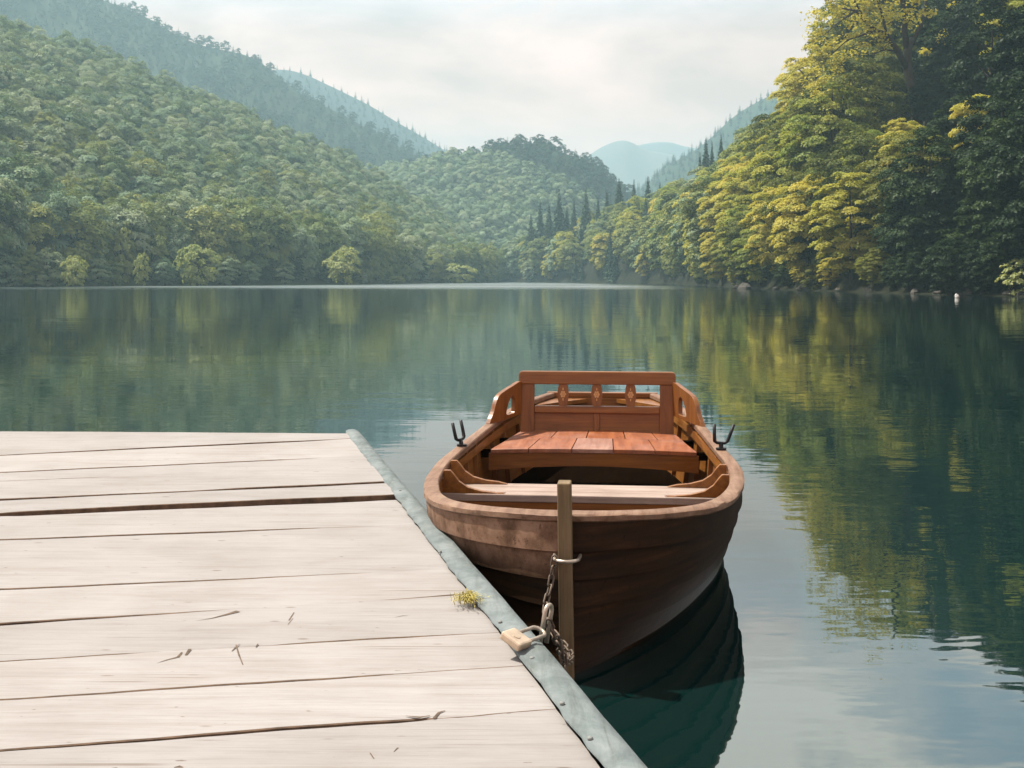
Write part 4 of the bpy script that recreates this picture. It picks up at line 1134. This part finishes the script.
# backrest
BS = 3.20; lean = math.tan(R(5))
def bk(x, z, d=0): return (x, BS + (z - .4) * lean + d, z)
br = empty('backrest', (0, 0, 0), 0, boat)
def plate(poly, d0, d1): 
    m_ = MB(); m_.prism(poly, lambda a, b: bk(a, b, d0), lambda a, b: bk(a, b, d1)); return m_
def rr_rect(x0, x1, z0, z1, r):
    o = []
    for cx_, cz_, a0 in ((x1 - r, z1 - r, 0), (x0 + r, z1 - r, 90), (x0 + r, z0 + r, 180), (x1 - r, z0 + r, 270)):
        for k in range(5): a_ = R(a0 + 22.5 * k); o.append((cx_ + r * math.cos(a_), cz_ + r * math.sin(a_)))
    return o
plate(rr_rect(-.465, .465, .676, .753, .022), -.022, .022).build('top_rail', M['varnish'], br, bevel=.006)
for sx in (-1, 1):
    plate([(sx * .452, .37), (sx * .372, .37), (sx * .372, .677), (sx * .452, .677)], -.016, .018).build('post', M['varnish_z'], br, bevel=.004)
plate([(-.371, .507), (.371, .507), (.371, .549), (-.371, .549)], -.018, .016).build('mid_rail', M['varnish'], br, bevel=.005)
plate([(-.371, .385), (.371, .385), (.371, .506), (-.371, .506)], .004, .016).build('back_panel', M['varnish'], br)
plate([(-.016, .39), (.016, .39), (.016, .506), (-.016, .506)], -.010, .003).build('centre_strip', M['varnish_z'], br, bevel=.003)
plate([(-.371, .376), (.371, .376), (.371, .402), (-.371, .402)], -.014, .003).build('bottom_rail', M['varnish'], br, bevel=.003)
for x0 in (-.2, 0, .2):
    pr = [(.021, .548), (.024, .556), (.031, .59), (.033, .625), (.030, .655), (.023, .678)]
    m_ = plate([(x0 + a_, z) for a_, z in pr] + [(x0 - a_, z) for a_, z in reversed(pr)], -.013, .013)
    for k in range(6):
        a_ = 2 * PI * k / 6; cx_, cz_ = x0 + .012 * math.cos(a_), .618 + .014 * math.sin(a_); pts = [(cx_ + .0065 * math.cos(q), cz_ + .0075 * math.sin(q)) for q in np.linspace(0, 2 * PI, 8, endpoint=False)]
        m_.prism(pts, lambda a, b: bk(a, b, -.0135), lambda a, b: bk(a, b, -.0165), 1)
    pts = [(x0 + .005 * math.cos(q), .618 + .006 * math.sin(q)) for q in np.linspace(0, 2 * PI, 8, endpoint=False)]; m_.prism(pts, lambda a, b: bk(a, b, -.0135), lambda a, b: bk(a, b, -.019), 1)
    for sgn in (-1, 1):
        pts = [(x0 - .004, .618 + sgn * .024), (x0 + .004, .618 + sgn * .024), (x0 + .003, .618 + sgn * .038), (x0 - .003, .618 + sgn * .038)]; m_.prism(pts, lambda a, b: bk(a, b, -.0135), lambda a, b: bk(a, b, -.0155), 1)
    m_.build('baluster', [M['varnish_z'], M['flower_paint']], br)
# armrests: curved boards with an arched opening
for sx in (-1, 1):
    a0 = np.array([.455, BS + .012]); a1 = np.array([half(2.84, .45) - .01, 2.84])
    outr = catmull([(0, .50), (0, .60), (0, .692), (.3, .674), (.58, .650), (.73, .630), (.82, .592), (.88, .548), (.95, .514), (1.0, .495), (1.0, .478), (.80, .480), (.5, .486), (.2, .494), (0, .50)], 4)[:-1]
    hole = catmull([(.24, .520), (.235, .56), (.245, .600), (.30, .618), (.37, .606), (.44, .575), (.49, .540), (.505, .518), (.45, .511), (.36, .511), (.28, .512), (.24, .520)], 4)[:-1]
    def ang_sort(Pq, n=56):
        c = np.array([.36, .56]); v = (Pq - c) * np.array([1, 4.0]); an = np.arctan2(v[:, 1], v[:, 0]); o_ = np.argsort(an); an2 = an[o_]; q = Pq[o_]; u = np.linspace(-PI, PI, n, endpoint=False)
        return np.stack([np.interp(u, an2, q[:, 0], period=2 * PI), np.interp(u, an2, q[:, 1], period=2 * PI)], 1)
    O, Hh = ang_sort(outr), ang_sort(hole); dirn = (a1 - a0) / np.linalg.norm(a1 - a0); nn = np.array([-dirn[1], dirn[0]]) * .013
    def m3(p, d): xy = a0 + (a1 - a0) * p[0] + nn * d; return (sx * xy[0], xy[1], p[1])
    loops = [[m3(p, 1) for p in O], [m3(p, 1) for p in Hh], [m3(p, -1) for p in Hh], [m3(p, -1) for p in O], [m3(p, 1) for p in O]]
    loops = [l_ + [l_[0]] for l_ in loops]
    m_ = MB(); m_.grid(loops); o = m_.build('armrest', M['varnish_z'], boat, bevel=.002)
# oarlocks
for px, py, sx, splay in ((459, 444, -1, 0), (716, 446, 1, 1)):
    s = 2.16; x = float(np.interp(s, G[:, 0], G[:, 1])) - .020; z = float(zg(s))
    ol = MB(); ol.tube([(0, 0, -.03), (0, 0, .045)], .012, 10); tilt = 0
    for q in (-1, 1):
        lean_ = tilt if sx < 0 else (.26 if q > 0 else -.0)
        pts = [(0, 0, .044), (q * .022, 0, .046), (q * .034, 0, .056), (q * .036 + lean_ * .05, 0, .10), (q * .036 + lean_ * .125, 0, .165)]
        ol.tube(pts, [.010, .010, .010, .0095, .009], 8)
    o = ol.build('oarlock', M['black_iron'], boat, smooth=True); o.scale = (.92, .92, .78); o.location = (sx * x, s, z); o.rotation_euler = (Matrix.Rotation(R(-12), 3, 'Y') @ Matrix.Rotation(R(58), 3, 'Z')).to_euler() if sx < 0 else (0, 0, 0)
    so_ = MB(); so_.tube([(0, 0, 0), (0, 0, .010)], .026, 14); o2 = so_.build('oarlock_socket', M['black_iron'], boat); o2.location = (sx * x, s, z + .001)
# iron band with eye on the stem post
ib = MB(); zb = .40
pts = []
for k in range(18):
    a_ = PI + PI * k / 17; pts.append((.008 + .040 * math.cos(a_), -.058 + .046 * math.sin(a_), zb))
ib.tube([(-.034, -.01, zb)] + pts + [(.05, -.01, zb)], .006, 8)
ib.build('stem_ring', M['steel'], boat, smooth=True)
# a leaf or two of light rubbish is left out; boat is done

# ------------------------------------------------------------------ CHAIN, STAPLE, PADLOCK
def link_mesh():
    b = MB(); pts = []
    for k in range(24):
        a_ = 2 * PI * k / 24; pts.append((.0085 * math.cos(a_), 0, .0085 * math.sin(a_) + (.011 if math.sin(a_) >= 0 else -.011)))
    b.tube(pts, .0034, 7, closed=True); return b
bw = Matrix.Translation(BO) @ Matrix.Rotation(BRZ, 4, 'Z')
ringp = bw @ Vector((-.030, -.09, zb - .004))
st = at_z(545, 633, ZD + .01)                        # staple on the edging
path = catmull([tuple(ringp), tuple(ringp + Vector((-.012, -.012, -.07))), tuple(ringp + Vector((-.03, -.10, -.155))), (st[0] + .085, st[1] + .37, ZD - .16), (st[0] + .06, st[1] + .17, ZD - .12), (st[0] + .035, st[1] + .05, ZD - .03), (st[0] + .012, st[1] + .012, ZD + .03)], 30)
chain = empty('mooring_chain', tuple(ringp)); tag(chain, 'rusty iron chain running from the boat stem to the jetty padlock', 'chain')
dd = np.r_[0, np.cumsum(np.linalg.norm(np.diff(path, axis=0), axis=1))]; pitch = .031; nl_ = int(dd[-1] / pitch)
lk = None
def put_link(p, t, i):
    global lk
    if lk is None: lk = link_mesh().build('link', M['iron'], chain, smooth=True); o = lk
    else: o = lk.copy(); C.objects.link(o); o.parent = chain
    q = Vector(t).to_track_quat('Z', 'X') @ Quaternion((0, 0, 1), R(90 * (i % 2) + 40))
    o.rotation_mode = 'QUATERNION'; o.rotation_quaternion = q; o.location = Vector(p) - ringp
for i in range(nl_ + 1):
    u = i * pitch; p = [np.interp(u, dd, path[:, k]) for k in range(3)]; p2 = [np.interp(min(u + .01, dd[-1]), dd, path[:, k]) for k in range(3)]; p1 = [np.interp(max(u - .01, 0), dd, path[:, k]) for k in range(3)]
    put_link(p, Vector(p2) - Vector(p1), i)
# loose tail hanging over the edge
for i in range(6):
    put_link((st[0] + .045 + .004 * i, st[1] + .0 - .012 * i * .3, ZD - .03 - .0305 * i), (.06, -.05, -1), i)
# staple (fixed in the edging)
sp2 = MB(); pts = []
for k in range(20):
    a_ = PI * k / 19; pts.append((.017 * math.cos(a_), 0, .055 + .017 * math.sin(a_)))
sp2.tube([(.017, 0, -.03)] + pts + [(-.017, 0, -.03)], .0062, 10)
sto = sp2.build('staple', M['steel'], jetty, smooth=True); sto.location = (st[0], st[1], ZD + .012); sto.rotation_euler = (R(6), R(8), R(58))
# padlock lying on the edging
pc = at_z(516, 645, ZD + .022); pe = at_z(547, 628, ZD + .03)
axis = Vector((pe[0] - pc[0], pe[1] - pc[1], .0)); ang = math.atan2(axis.y, axis.x)
lock = empty('padlock', (pc[0], pc[1], ZD + .036), ang); tag(lock, 'brass padlock with long shackle lying on the jetty edging', 'padlock')
lock.rotation_euler = (R(24), R(3), ang)
b = MB(); b.box((0, 0, 0), (.060, .064, .022)); bd = b.build('lock_body', M['brass'], lock, bevel=.0055)
for sy in (-1, 1):
    b = MB(); b.tube([(.028, sy * .019, .0), (.034, sy * .019, .0)], [.0088, .0082], 12); b.build('shackle_collar', M['steel'], bd)
b = MB(); b.tube([(-.004, 0, .0108), (-.004, 0, .0124)], .010, 18); b.build('rivet', M['brass'], bd)
b = MB(); pts = [(.028, .019, 0)] + [(.028 + .075 * t, .019, 0) for t in (.3, .7, 1)] + [(.103 + .019 * math.sin(a_), .019 * math.cos(a_), 0) for a_ in np.linspace(.15, PI - .15, 10)] + [(.103 - .075 * t, -.019, 0) for t in (0, .3, .7, 1)]
b.tube(pts, .0052, 10); b.build('shackle', M['steel'], lock, smooth=True)
print('trees', n_tree)
